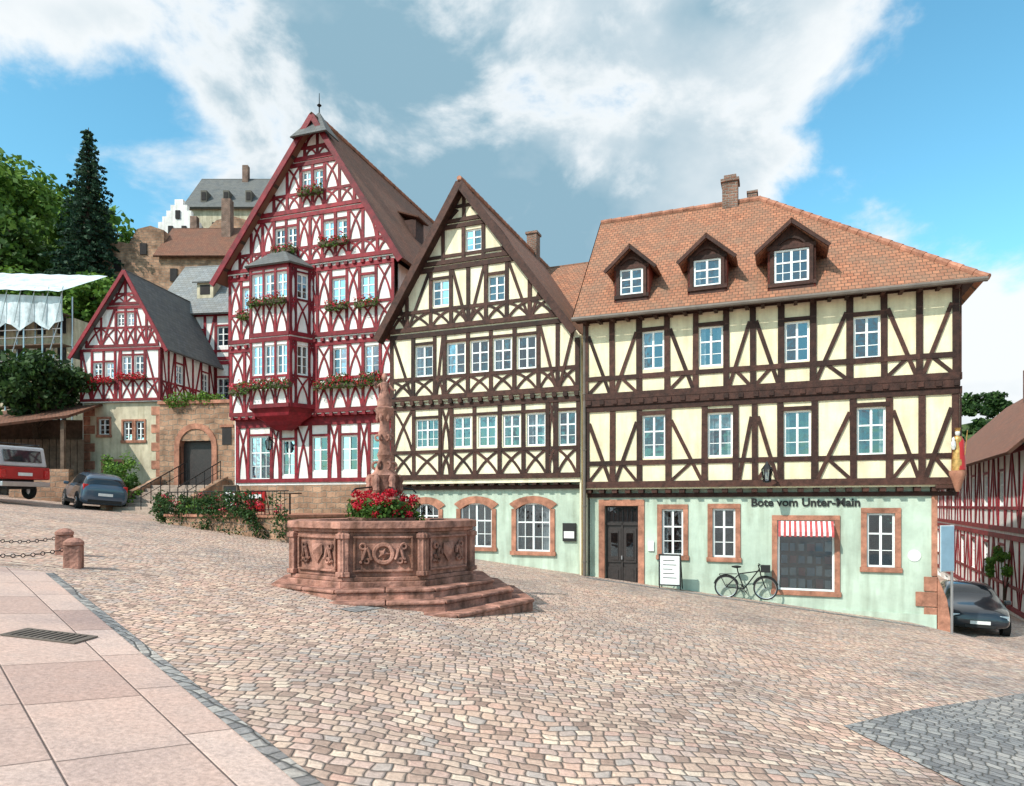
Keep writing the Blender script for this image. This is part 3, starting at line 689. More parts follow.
b.wall([(0,8.5),(WT,8.5),(WT,11.5),(0,11.5)],wC,-.06,'third_wall','white')
b.wall([(0,5.4),(WT,5.4),(WT,8.5),(0,8.5)],wD,0,'second_wall','white')
b.wall([(0.1,2.5),(WT,2.5),(WT,5.4),(.1,5.4)],wE,.3,'first_wall','white')
b.p('stone_base','sandr').box(.1,WT,.3,.8,-.5,2.5)
for w in wA+wB: b.window(*w,-.12)
for w in wC: b.window(*w,-.06)
for w in wD: b.window(*w,0)
for w in wE: b.window(*w,.3)
kw=dict(m='red',xp=True,style='C',pw=.13,maxw=.72,bul=.1,hw=.17)
b.storey(.1,WT,2.6,5.15,wE,.3,**kw)
b.storey(0,WT,5.45,8.35,wD,0,**kw)
b.storey(0,WT,8.55,11.4,wC,-.06,**kw)
b.storey(0,WT,11.55,13.7,wB,-.12,clip=cl,**kw)
b.storey(1,7,13.75,15.8,wA,-.12,clip=cl,**kw)
b.storey(2,6.5,15.85,17.1,[],-.12,clip=cl,extra=(4.5,),**kw)
for z,y in((5.45,0),(8.5,-.06),(11.5,-.12)):
    J=b.p('joist_ends','red'); x=.15
    while x<WT: J.box(x-.07,x+.07,y-.07,y+.1,z-.15,z-.02); x+=.38
b.p('jetty_soffit','red').box(0,WT,.02,.35,5.33,5.42); b.p('jetty_soffit','red').box(.1,WT,.22,.35,5.1,5.33)
pl=[(1.3,0),(1.85,-.95),(3.75,-.95),(4.3,0)]
for k in range(3):
    d=b.facet(*pl[k],*pl[k+1])
    if k==1: wa_=[(.1,.6,10.05,11.05),(.72,1.18,10.05,11.05),(1.3,1.8,10.05,11.05)]; wb_=[(.1,.6,6.95,8.15),(.72,1.18,6.95,8.15),(1.3,1.8,6.95,8.15)]
    else: wa_=[(d/2-.24,d/2+.24,10.05,11.05)]; wb_=[(d/2-.24,d/2+.24,6.95,8.15)]
    b.wall([(0,5.55),(d,5.55),(d,11.4),(0,11.4)],wa_+wb_,0,'oriel_wall','white')
    for w in wa_+wb_: b.window(*w,0)
    k2=dict(kw,maxw=.6,pw=.10)
    b.storey(0,d,5.6,8.45,wb_,0,**k2); b.storey(0,d,8.5,11.4,wa_,0,**k2)
b.reset()
cx_,cy_=2.8,0
def sc_(f,dy=0): return [(cx_+(x-cx_)*f,(y)*f) for x,y in pl]
O=b.p('oriel_corbel','red')
prev=None
for f,z in((.25,4.75),(.5,4.95),(.6,5.1),(.85,5.3),(.9,5.42),(1.04,5.6)):
    q=[(x,y,z) for x,y in sc_(f)]
    if prev: O.add(prev+q,[(0,1,5,4),(1,2,6,5),(2,3,7,6)])
    prev=q
O.add([(x,y,5.58) for x,y in sc_(1.04)],[(0,1,2,3)])
apx=(2.8,-.1,12.45); q=[(x,y,11.4) for x,y in [(1.15,.0),(1.7,-1.15),(3.9,-1.15),(4.45,0)]]
for k in range(3): b.p('oriel_roof','slate').roofpoly([q[k],q[k+1],apx],(q[k+1][0]-q[k][0],q[k+1][1]-q[k][1],0),.08)
b.p('side_wall','white').box(WT-.04,WT,.3,DT,0,11.3); b.p('side_wall','white').box(0,.04,.3,DT,0,11.3); b.p('back_wall','white').box(0,WT,DT-.05,DT,0,11.4)
b.p('back_wall','white').add([(0,DT-.02,11.3),(WT,DT-.02,11.3),(ap[0],DT-.02,17.4)],[(0,1,2)])
rf=b.p('roof','tiled'); yo=-.55
rf.roofpoly([(la[0],yo,la[1]),(ap[0],yo,ap[1]),(ap[0],DT+.3,ap[1]),(la[0],DT+.3,la[1])],(0,1,0)); rf.roofpoly([(ra[0],yo,ra[1]),(ap[0],yo,ap[1]),(ap[0],DT+.3,ap[1]),(ra[0],DT+.3,ra[1])],(0,1,0))
b.beam(la[0]-.05,la[1]-.2,ap[0],ap[1]-.15,.24,yo+.02,m='red',pr=.05); b.beam(ra[0]+.05,ra[1]-.2,ap[0],ap[1]-.15,.24,yo+.02,m='red',pr=.045)
c0=(ap[0]-.85,yo-.25,ap[1]-1.0); c1=(ap[0]+.85,yo-.25,ap[1]-1.0); c2=(ap[0],yo+.55,ap[1]+.28)
PC=b.p('peak_cap','slate'); PC.roofpoly([c0,c1,c2],(1,0,0),.06)
PC.roofpoly([c1,(ap[0]+.85,yo+.7,ap[1]-1.0),c2],(0,1,0),.05); PC.roofpoly([c0,(ap[0]-.85,yo+.7,ap[1]-1.0),c2],(0,1,0),.05)
b.p('finial','iron').cyl((ap[0],yo+.55,ap[1]),(ap[0],yo+.55,ap[1]+1.05),.03,.012,6); b.p('finial','iron').lathe([(.0,ap[1]+.45),(.1,ap[1]+.55),(0,ap[1]+.65)],ap[0],yo+.55,8)
ridge(b.p('ridge_tiles','sand',True),(ap[0],yo+.7,ap[1]+.03),(ap[0],DT+.3,ap[1]+.03))
for (xx,yy) in((6.0,4.),(6.0,7.5)):
    b.p('dormer_cheeks','brown').box(xx,xx+.9,yy,yy+.8,13.6,14.7); b.p('dormer_roof','tiled').roofpoly([(xx-.4,yy-.15,15.3),(xx+1.1,yy-.15,14.75),(xx+1.1,yy+.95,14.75),(xx-.4,yy+.95,15.3)],(0,1,0),.06)
lantern(b,2.25,-.3,4.2,.5)
boxes=[(3.7,4.85,14.45,-.2),(4.7,6.0,12.25,-.2),(2.4,3.55,12.2,-.2),(.6,1.45,9.7,-.15),(5.0,5.95,9.65,-.15),(6.35,7.3,9.65,-.15),(5.0,5.95,6.72,-.1),(6.5,7.45,6.72,-.1),(1.9,3.7,9.85,-1.05),(1.5,4.0,6.45,-1.1),(4.4,7.6,6.5,-.1),(.2,1.2,6.5,-.1)]
cR=[];cG=[];cP=[]
for (a,c,z,y) in boxes:
    b.p('flower_boxes','wood').box(a,c,y-.22,y,z-.1,z+.05)
    x=a+.1
    while x<c:
        cG.append((x,y-.13,z+.12))
        (cR if random.random()<.5 else cP).append((x+random.uniform(-.05,.05),y-.22,z+.14+random.uniform(-.16,.12)))
        cG.append((x+.08,y-.2,z-.04+random.uniform(-.08,.05))); x+=.16
b.finish()
leafcloud('flower_box_leaves','leaf',cG,[.15]*len(cG),24,.09,b.e,shell=.2,flat=1)
leafcloud('flower_box_pink_geraniums','pflow',cP,[.12]*len(cP),24,.07,b.e,shell=.3,flat=1)
leafcloud('flower_box_red_geraniums','rflow',cR,[.12]*len(cR),22,.07,b.e,shell=.3,flat=1)
# ------------------------------------------------------------------ small red house on the left
AL=math.atan2(-.135,1)
b=Thing('small_red_timbered_house',(-21.8,34.5,0),AL)
WL=4.4;DL=6.5; la,ap,ra=(-.35,9.1),(2.65,13.35),(4.75,9.6)
cl=gableclip(la,ap,ra,.1)
zr=lambda u: la[1]+(u-la[0])*(ap[1]-la[1])/(ap[0]-la[0]) if u<ap[0] else ap[1]+(u-ap[0])*(ra[1]-ap[1])/(ra[0]-ap[0])
wa=[(2.03,2.42,10.6,11.25),(2.58,2.97,10.6,11.25)]; wb=[(.72,1.2,8.0,8.8),(1.4,1.87,8.0,8.8),(2.3,2.8,8.15,9.1),(3.0,3.5,8.15,9.1)]
b.wall([(0,6.8),(WL,6.8),(WL,zr(WL)-.1),(ap[0],ap[1]-.1),(0,zr(0)-.1)],wa+wb,0,'gable_wall','white')
for w in wa+wb: b.window(*w,0)
kw=dict(m='red',xp=True,style='K',pw=.12,maxw=.8,bul=.05,hw=.14)
b.storey(0,WL,6.85,9.5,wb,0,clip=cl,**kw); b.storey(.3,4.3,9.55,11.6,wa,0,clip=cl,**kw); b.storey(1,4,11.65,13,[],0,clip=cl,**kw)
wg=[(.9,1.5,5.2,6.0),(2.27,2.75,4.9,5.85),(2.95,3.4,4.9,5.85),(1.2,2.2,1.5,3.8)]
b.wall([(0.1,1),(WL,1),(WL,6.8),(.1,6.8)],wg,.15,'ground_wall','beigew')
for w in wg[:3]: b.window(*w,.15); sandframe(b,*w[:2],*w[2:],.15,.1)
b.p('cellar_door','door').box(1.2,2.2,.3,.35,1.5,3.8); sandframe(b,1.2,2.2,1.5,3.8,.15,.15,sill=False)
for i in range(12):
    l=.6 if i%2 else .35; b.p('quoins','sand').box(.08,.08+l,.12,.2,1.2+i*.45,1.62+i*.45); b.p('quoins','sand').box(WL-l,WL+.02,.12,.2,1.2+i*.45,1.62+i*.45)
b.facet(WL,0,WL,DL); ws=[(1.2,1.8,7.9,8.9),(3.5,4.1,7.9,8.9)]
b.wall([(0,6.8),(DL,6.8),(DL,9.7),(0,9.7)],ws,0,'side_wall','white'); b.storey(0,DL,6.85,9.6,ws,0,**kw)
for w in ws: b.window(*w,0)
b.wall([(0,1),(DL,1),(DL,6.8),(0,6.8)],[],.05,'side_ground_wall','sandr'); b.reset()
b.p('back_wall','beigew').box(0,WL,DL-.05,DL,1,9.5); b.p('left_wall','white').box(0,.05,.15,DL,1,9.2)
rf=b.p('roof','slate'); yo=-.35
rf.roofpoly([(la[0],yo,la[1]),(ap[0],yo,ap[1]),(ap[0],DL+.3,ap[1]),(la[0],DL+.3,la[1])],(0,1,0),.1); rf.roofpoly([(ra[0]+.25,yo,ra[1]-.3),(ap[0],yo,ap[1]),(ap[0],DL+.3,ap[1]),(ra[0]+.25,DL+.3,ra[1]-.3)],(0,1,0),.1)
b.beam(la[0],la[1]-.12,ap[0],ap[1]-.1,.18,yo+.02,m='red',pr=.05); b.beam(ra[0]+.2,ra[1]-.4,ap[0],ap[1]-.1,.18,yo+.02,m='red',pr=.045)
cG=[];cR=[]
for (a,c,z) in((.6,1.95,7.85),(2.2,3.6,8.0)):
    b.p('flower_boxes','wood').box(a,c,-.25,-.03,z-.12,z); x=a
    while x<c: cG.append((x,-.15,z+.0)); cR.append((x,-.28,z+.12)); cR.append((x+.08,-.3,z-.02)); x+=.17
b.finish(); leafcloud('flower_box_leaves','leaf',cG,[.17]*len(cG),24,.1,b.e,.2,1); leafcloud('flower_box_geraniums','rflow',cR,[.14]*len(cR),20,.09,b.e,.2,1)
# ------------------------------------------------------------------ slate house behind
b=Thing('slate_roofed_house',(-20.2,39,0),AL); W=6.5
ws=[(3.6,4.3,10.6,11.7),(2.2,2.8,10.4,11.5),(4.9,5.5,10.4,11.5),(3.6,4.3,7.6,8.8),(5,5.6,7.6,8.8)]
b.wall([(0,2),(W,2),(W,12.6),(0,12.6)],ws,0,'front_wall','white')
for w in ws: b.window(*w,0)
b.storey(0,W,9.8,12.5,ws[:3],0,m='red',style='K',xp=True,pw=.15,maxw=.9); b.storey(0,W,7,9.75,ws[3:],0,m='red',style='K',xp=True,pw=.15,maxw=.9)
b.p('walls','beigew').box(0.02,W-.02,.7,6,2,12.5)
b.p('roof','slatel').roofpoly([(-.3,-.4,12.4),(W+.3,-.4,12.4),(W+.3,3,16.3),(-.3,3,16.3)],(1,0,0)); b.p('roof','slatel').roofpoly([(-.3,6.4,12.4),(W+.3,6.4,12.4),(W+.3,3,16.3),(-.3,3,16.3)],(1,0,0))
b.p('gable_ends','white').add([(0,-.1,12.4),(0,6,12.4),(0,3,16)],[(0,1,2)])
b.p('roof_dormer','beigew').box(2.0,3.0,.6,1.8,13.4,14.5); b.p('roof','slatel').roofpoly([(1.8,.4,14.45),(3.2,.4,14.45),(3.2,2.2,15.4),(1.8,2.2,15.4)],(1,0,0),.08)
b.p('roof_dormer_window','dark').box(2.2,2.8,.58,.6,13.75,14.3)
b.p('chimney','chim').box(4.9,5.4,2.6,3.1,15.5,17.3)
b.finish()
# gate wall
b=Thing('sandstone_gate',(-16.3,31.6,0),AL)
b.wall([(0,1),(3.9,1),(3.9,6.3),(0,6.3)],[(1.0,2.6,1,4.6)],0,'wall','sandr')
b.wall([(0,1),(3.9,1),(3.9,6.3),(0,6.3)],[(1.0,2.6,1,4.6)],.6,'wall','sandr')
mid=1.8;I=[];O=[]
for i in range(11):
    t=math.pi*i/10; I.append((mid-.8*math.cos(t),4.35+.8*math.sin(t)));O.append((mid-1.05*math.cos(t),4.35+1.05*math.sin(t)))
for i in range(10): b.p('arch_voussoirs','sand').prism([I[i],I[i+1],O[i+1],O[i]],-.05,.62)
b.p('door_void','door').prism([(1,2.2)]+I+[(2.6,2.2)],.3,.34)
b.p('arch_voussoirs','sand').box(.75,1.0,-.05,.3,1.2,4.35); b.p('arch_voussoirs','sand').box(2.6,2.85,-.05,.3,1.2,4.35)
b.p('coping','sand').box(-.05,3.95,-.1,.75,6.3,6.45)
b.p('niche_window','dark').box(3.1,3.55,-.02,.01,4.4,5.2); b.p('arch_voussoirs','sand').box(3.0,3.65,-.05,-.022,5.2,5.32)
b.finish()
leafcloud('wall_ivy','leafl',[(-15.9+random.uniform(0,2.6),31.35,random.uniform(6.2,6.7)) for _ in range(16)],[.3]*16,60,.12,None,.2,.8)
b=Thing('stone_stairs',(-16.6,27.9,0),AL)
z0=gz(-15,28)
for i in range(8): b.p('steps','conc',bevel=.015).box(0,3.0,.4*i,.4*i+.42,z0-.5,z0+.16*(i+1))
for x in(-.25,3.0): b.p('cheek_wall','sandr').add([(x,0,z0-.5),(x+.25,0,z0-.5),(x+.25,0,z0+.4),(x,0,z0+.4),(x,3.6,z0-.5),(x+.25,3.6,z0-.5),(x+.25,3.6,z0+1.7),(x,3.6,z0+1.7)],[(0,1,2,3),(4,5,6,7),(3,2,6,7),(0,4,7,3),(1,5,6,2)])
rl_=b.p('handrail','iron')
for x in(1.5,3.12):
    rl_.cyl((x,.1,z0+1.1),(x,3.2,z0+2.35),.025,.025,6); rl_.cyl((x,.1,z0+.7),(x,3.2,z0+1.95),.015,.015,6)
    for i in range(6): y=.1+i*.62; rl_.cyl((x,y,z0+.16+y*.4),(x,y,z0+1.1+.403*(y-.1)),.018,.018,6)
b.finish()
# ------------------------------------------------------------------ terrace in front of tall house
b=Thing('cafe_terrace',(-12.2,27.6,0),AT)
b.p('terrace_wall','sandr').vprism([(-.3,.2),(-.3,-2.0),(1.2,-3.4),(6.8,-4.2),(7.3,1.0)],-.5,1.25)
b.p('coping','sand').vprism([(-.35,.2),(-.35,-2.05),(1.15,-3.47),(6.9,-4.28),(7.4,1.0)],1.25,1.33)
I=b.p('railing','iron')
pts=[(-.3,-1.9),(1.2,-3.3),(4,-3.7),(6.8,-4.1)]
for a,c in zip(pts[:-1],pts[1:]):
    I.cyl((*a,2.1),(*c,2.1),.02,.02,6); I.cyl((*a,1.5),(*c,1.5),.012,.012,6)
    n=int(math.hypot(c[0]-a[0],c[1]-a[1])/.16)
    for i in range(n): x=a[0]+(c[0]-a[0])*i/n;y=a[1]+(c[1]-a[1])*i/n; I.cyl((x,y,1.3),(x,y,2.1),.009,.009,4)
for (x,y) in((2,-2.3),(4,-2.6),(5.6,-2.4)):
    b.p('cafe_tables','wood').cyl((x,y,2.03),(x,y,2.07),.4,.4,14); I.cyl((x,y,1.33),(x,y,2.03),.03,.03,6)
b.finish()
cen=[];cen2=[]
for i in range(70):
    s=random.random()*3; k=int(s); f=s-k; a,c=pts[k],pts[k+1]; x=a[0]+(c[0]-a[0])*f; y=a[1]+(c[1]-a[1])*f
    cen.append((x,y-.25+random.uniform(-.2,.15),random.choice([random.uniform(1.35,1.95),random.uniform(.4,1.5)])))
    if random.random()<.35: cen2.append((x,y-.3,random.uniform(1.45,2.0)))
leafcloud('terrace_plants','leafd',cen,[random.uniform(.2,.42) for _ in cen],80,.10,b.e,.2,.9)
leafcloud('terrace_flowers','pflow',cen2,[.16]*len(cen2),22,.06,b.e,.2,.7)
def board(name,x,y,rz,w,h,z0,m,fr='wood'):
    b=Thing(name,(x,y,gz(x,y)),rz); b.p('panel',m).box(-w/2+.04,w/2-.04,-.03,.0,z0+.04,z0+h-.04)
    F=b.p('frame',fr); F.box(-w/2,w/2,-.045,.02,z0,z0+.04);F.box(-w/2,w/2,-.045,.02,z0+h-.04,z0+h);F.box(-w/2,-w/2+.04,-.045,.02,z0+.04,z0+h-.04);F.box(w/2-.04,w/2,-.045,.02,z0+.04,z0+h-.04)
    F.cyl((-w/2+.02,0,0),(-w/2+.02,0,z0),.02,.02,6);F.cyl((w/2-.02,0,0),(w/2-.02,0,z0),.02,.02,6)
    F.cyl((-w/2+.02,.45,0),(-w/2+.02,.03,z0+h-.02),.018,.018,6);F.cyl((w/2-.02,.45,0),(w/2-.02,.03,z0+h-.02),.018,.018,6)
    return b
t=board('menu_board',-9.55,23.2,-.4,.65,.85,.75,'blk'); t.p('notices','whs').box(-.2,.2,-.035,-.03,.9,1.4); t.finish()
t=board('cafe_sign',-8.5,22.6,-.3,.8,.7,.8,'redp','redp'); t.p('notices','whs').box(-.28,.28,-.035,-.03,1.25,1.38); t.finish()
t=board('sandwich_board',4.75,20.55,AR,.66,.95,.12,'whs','blk')
for i in range(5): t.p('notices','blk').box(-.2,.2-.06*(i%3),-.035,-.031,.35+i*.13,.37+i*.13)
t.finish()
# ------------------------------------------------------------------ fountain
fx,fy=-2.38,12.75
b=Thing('sandstone_fountain',(fx,fy,0),math.radians(10)); PH=math.radians(22.5)
def octp(r,n=8,ph=PH,ox=0.): return [(ox+r*math.cos(2*math.pi*i/n+ph),r*math.sin(2*math.pi*i/n+ph)) for i in range(n)]
S=b.p('steps','sandf',bevel=.02)
for r,z0,z1,ox in((2.76,-.9,-.02,.06),(2.4,-.2,.15,.04),(2.05,.1,.31,.03)):
    P8=octp(r,ox=ox); P8b=octp(r+.035,ox=ox); P8c=octp(r-.6,ox=ox)
    S.vprism(P8,z0,z1-.06)
    for k in range(8):
        j=(k+1)%8
        for h in range(2):
            A0=Vector(P8b[k]).lerp(Vector(P8b[j]),h/2+.004); A1_=Vector(P8b[k]).lerp(Vector(P8b[j]),(h+1)/2-.004); C0=Vector(P8c[k]).lerp(Vector(P8c[j]),h/2+.004); C1=Vector(P8c[k]).lerp(Vector(P8c[j]),(h+1)/2-.004)
            S.vprism([tuple(A0),tuple(A1_),tuple(C1),tuple(C0)],z1-.058,z1+random.uniform(-.004,.004))
B=b.p('basin','sandf',bevel=.012)
r0=1.66
def ring(mb,ro,ri,z0,z1):
    o=octp(ro);i_=octp(ri)
    for k in range(8):
        j=(k+1)%8; mb.vprism([o[k],o[j],i_[j],i_[k]],z0,z1)
ring(B,r0+.12,1.3,.30,.40); ring(B,r0+.06,1.3,.402,.47); ring(B,r0,1.32,.472,1.2); ring(B,r0+.05,1.3,1.202,1.26); ring(B,r0+.12,1.27,1.262,1.38)
o=octp(r0)
for k in range(8):
    j=(k+1)%8; a=Vector((*o[k],0)); c=Vector((*o[j],0)); d=b.facet(c.x,c.y,a.x,a.y)
    P=b.p('basin_panels','sandf',bevel=.012)
    inward=(b.T@Vector((d/2,1,0))).length<(b.T@Vector((d/2,-1,0))).length
    s=-1 if inward else 1
    def bx(x0,x1,t,z0,z1):
        y0,y1=sorted((s*t,-s*.01)); P.box(x0,x1,y0,y1,z0,z1)
    bx(-.06,.08,.07,.47,1.2); bx(d-.08,d+.06,.072,.47,1.2)
    bx(-.08,.10,.10,1.10,1.18); bx(d-.10,d+.08,.102,1.10,1.18); bx(-.08,.10,.10,.48,.56); bx(d-.10,d+.08,.102,.48,.56)
    bx(.15,d-.15,.05,1.10,1.14); bx(.15,d-.15,.05,.55,.59); bx(.15,.19,.052,.59,1.10); bx(d-.19,d-.15,.052,.59,1.10)
    Rl=b.p('relief_carvings','sandf',smooth=True); m_=d/2; zc=.85
    if k%2:
        Rl.torus((m_,s*.03,zc),(0,1,0),.15,.04,20,6)
        v=[(m_+.1*math.cos(t_*math.pi/5)*(1 if t_%2 else .55),s*(.04),zc+.1*math.sin(t_*math.pi/5)*(1 if t_%2 else .55)) for t_ in range(10)]+[(m_,s*.11,zc)]
        Rl.add(v,[(t_,(t_+1)%10,10) for t_ in range(10)])
    else:
        v=[(m_-.13,s*.03,zc+.16),(m_+.13,s*.03,zc+.16),(m_+.14,s*.03,zc),(m_,s*.03,zc-.18),(m_-.14,s*.03,zc),(m_,s*.12,zc+.03)]
        Rl.add(v,[(0,1,5),(1,2,5),(2,3,5),(3,4,5),(4,0,5)])
    for sg in(-1,1):
        pts_=[(m_+sg*(.19+.11*q),s*.04,zc+.1*math.sin(q*4.2+k)) for q in np.linspace(0,1.5,9)]
        Rl.tube(pts_,.03,6)
        Rl.torus((m_+sg*.33,s*.03,zc+.12),(0,1,0),.045,.022,12,5); Rl.torus((m_+sg*.27,s*.03,zc-.12),(0,1,0),.04,.022,12,5)
        Rl.cyl((m_+sg*.36,s*.02,zc-.14),(m_+sg*.36,s*.07,zc-.14),.035,.015,8)
b.reset()
MT['water']=mat('water',(.03,.05,.05),.05,.1,2,.15,6,spec=.6)
b.p('water','water').vprism(octp(1.31),.9,1.15)
C=b.p('column','sandf',smooth=True)
C.lathe([(.36,1.1),(.36,1.45),(.32,1.5),(.3,1.62),(.36,1.68),(.36,1.76),(.25,1.8),(.19,1.9),(.25,2.02),(.25,2.15),(.28,2.2),(.2,2.26),(.14,2.4),(.11,2.5),(.14,2.58),(.11,2.66),(.095,2.8),(.12,3.0),(.095,3.05),(.085,3.2),(.1,3.26),(.16,3.36),(.18,3.45),(.12,3.48)],0,0,16)
K=b.p('column_carvings','sandf',smooth=True)
for i in range(6):
    t=i*math.pi/3; c,s_=math.cos(t),math.sin(t)
    K.lathe([(.02,1.85),(.07,1.92),(.05,2.05),(.07,2.1),(.055,2.18),(.01,2.22)],.28*c,.28*s_,8)
    K.torus((.15*c,.15*s_,2.38),(-s_,c,0),.07,.025,12,6)
    K.torus((.12*c,.12*s_,2.9),(-s_,c,0),.05,.02,12,6)
    K.lathe([(.01,3.2),(.035,3.26),(.02,3.34),(.01,3.4)],.13*c,.13*s_,6)
F=b.p('statue_figure','sandf',smooth=True)
F.lathe([(.13,3.48),(.14,3.56),(.1,3.7),(.07,3.8),(.09,3.87),(.08,3.92),(.03,3.95),(.03,3.97)],0,0,12,0,1,.75)
F.lathe([(.02,3.96),(.05,4.0),(.052,4.05),(.035,4.1),(.0,4.11)],0,0,10)
F.tube([(-.08,0,3.9),(-.16,-.06,3.82),(-.17,-.12,3.92)],.022); F.tube([(.08,0,3.9),(.15,-.04,3.8),(.2,-.1,3.78)],.022)
b.p('sword','iron').cyl((-.17,-.12,3.85),(-.19,-.13,4.2),.01,.006,5); b.p('scales','iron').tube([(.2,-.1,3.78),(.2,-.1,3.65),(.13,-.1,3.62),(.27,-.1,3.62)],.008,5)
for i in range(4):
    t=i*math.pi/2+.3; b.p('spouts','iron').tube([(.25*math.cos(t),.25*math.sin(t),1.98),(.55*math.cos(t),.55*math.sin(t),1.95),(.62*math.cos(t),.62*math.sin(t),1.88)],.015)
b.p('planter','sandf',True).lathe([(.3,1.1),(.62,1.35),(.66,1.42),(.6,1.42)],-.02,-.1,20)
b.finish()
cr=[];cg=[]
for i in range(60):
    t=random.random()*6.283; r=random.uniform(.25,.62); cg.append((r*math.cos(t)-.02,r*math.sin(t)-.1,1.48+random.uniform(-.1,.2)))
    t=random.random()*6.283; r=random.uniform(.25,.64); cr.append((r*math.cos(t)-.02,r*math.sin(t)-.1,1.66+random.uniform(-.18,.22)))
leafcloud('geranium_leaves','leaf',cg,[.15]*60,40,.08,b.e,.2,.8); leafcloud('geranium_blooms','rflow',cr,[.095]*60,60,.05,b.e,.4,.8)
# ------------------------------------------------------------------ bollards & chain
def bollard(x,y):
    t=Thing('stone_bollard',(x,y,gz(x,y)),.3); t.p('post','sandf',bevel=.02).box(-.12,.12,-.12,.12,-.2,.36); t.p('cap','sandf',True).lathe([(.13,.355),(.155,.37),(.15,.42),(.09,.47),(0,.49)],0,0,12); t.finish()
for p in((-7.06,11.0),(-8.16,12.45),(-8.6,9.9),(-10.3,12.2)): bollard(*p)
t=Thing('iron_chain',(0,0,0)); c=t.p('links','iron')
ends=[(-7.06,11.0),(-8.6,9.9),(-10.8,9.4)]; ends2=[(-8.16,12.45),(-10.3,12.2),(-12.5,12)]
for E in(ends,ends2):
    for a,q in zip(E[:-1],E[1:]):
        za,zb=gz(*a)+.34,gz(*q)+.34; n=30
        for i in range(n):
            f=(i+.5)/n; x=a[0]+(q[0]-a[0])*f;y=a[1]+(q[1]-a[1])*f; z=za+(zb-za)*f-.2*4*f*(1-f)
            c.torus((x,y,z),(0,0,1) if i%2 else (-.7,.7,0.01),.028,.008,8,5)
t.finish()
# ------------------------------------------------------------------ bicycle
bx_,by_=2.3+.93*4.95+.368*.02,22-.368*4.95+.93*.02
b=Thing('bicycle',(bx_,by_,gz(bx_,by_)+.01),AR)
W=b.p('tyres','rubber',True)
for x in(-.55,.55):
    W.torus((x,0,.34),(0,1,0),.32,.022,32,6); b.p('rims','chrome',True).torus((x,0,.34),(0,1,0),.295,.01,32,5)
    for i in range(16):
        t_=i*math.pi/8; b.p('spokes','chrome').cyl((x,0,.34),(x+.295*math.cos(t_),0,.34+.295*math.sin(t_)),.0025,.0025,3)
    b.p('mudguards','blk').tube([(x+.36*math.cos(q),0,.34+.36*math.sin(q)) for q in np.linspace(.3,2.9,10)],.02,5)
f=b.p('frame','iron',True); hb=(.38,0,.9);bb=(-.05,0,.3);st=(-.22,0,.8)
for a,c in((bb,st),(bb,hb),((-.2,0,.74),(.37,0,.84)),(bb,(-.55,0,.34)),((-.2,0,.72),(-.55,0,.34)),(hb,(.42,0,.72)),((.42,0,.72),(.55,0,.34)),(hb,(.35,0,1.02)),(st,(-.24,0,.92))): f.cyl(a,c,.018,.018,7)
f.tube([(.35,-.28,1.04),(.4,-.12,1.03),(.35,0,1.02),(.4,.12,1.03),(.35,.28,1.04)],.013,6)
b.p('saddle','blk',True).lathe([(.0,.9),(.1,.93),(.11,.97),(.04,.99)],-.26,0,10,0,1.3,.8)
f.torus(bb,(0,1,0),.09,.012,16,5); f.tube([(-.05,-.1,.3),(.05,-.1,.18)],.012); f.tube([(-.05,.1,.3),(-.15,.1,.42)],.012)
b.p('carrier','iron').tube([(-.25,0,.74),(-.75,0,.72),(-.55,0,.34)],.012); b.p('basket','blk').box(.42,.68,-.15,.15,.82,1.02)
b.finish()
# ------------------------------------------------------------------ traffic sign right
x,y=10.85,16.85; b=Thing('traffic_sign',(x,y,gz(x,y)-.05),.35)
b.p('post','chrome',True).cyl((0,0,0),(0,0,2.75),.03,.03,10); b.p('panel','blue',bevel=.005).box(-.42,.02,-.05,-.035,1.62,2.72); b.p('panel_rim','whs').box(-.44,.04,-.034,-.028,1.6,2.74)
b.finish()
x,y=12.4,20.8; b=Thing('street_post',(x,y,gz(x,y)),0); b.p('post','chrome',True).cyl((0,0,0),(0,0,2.2),.03,.03,10); b.p('disc','whs').cyl((0,-.05,2.0),(0,-.035,2.0),.22,.22,20); b.finish()
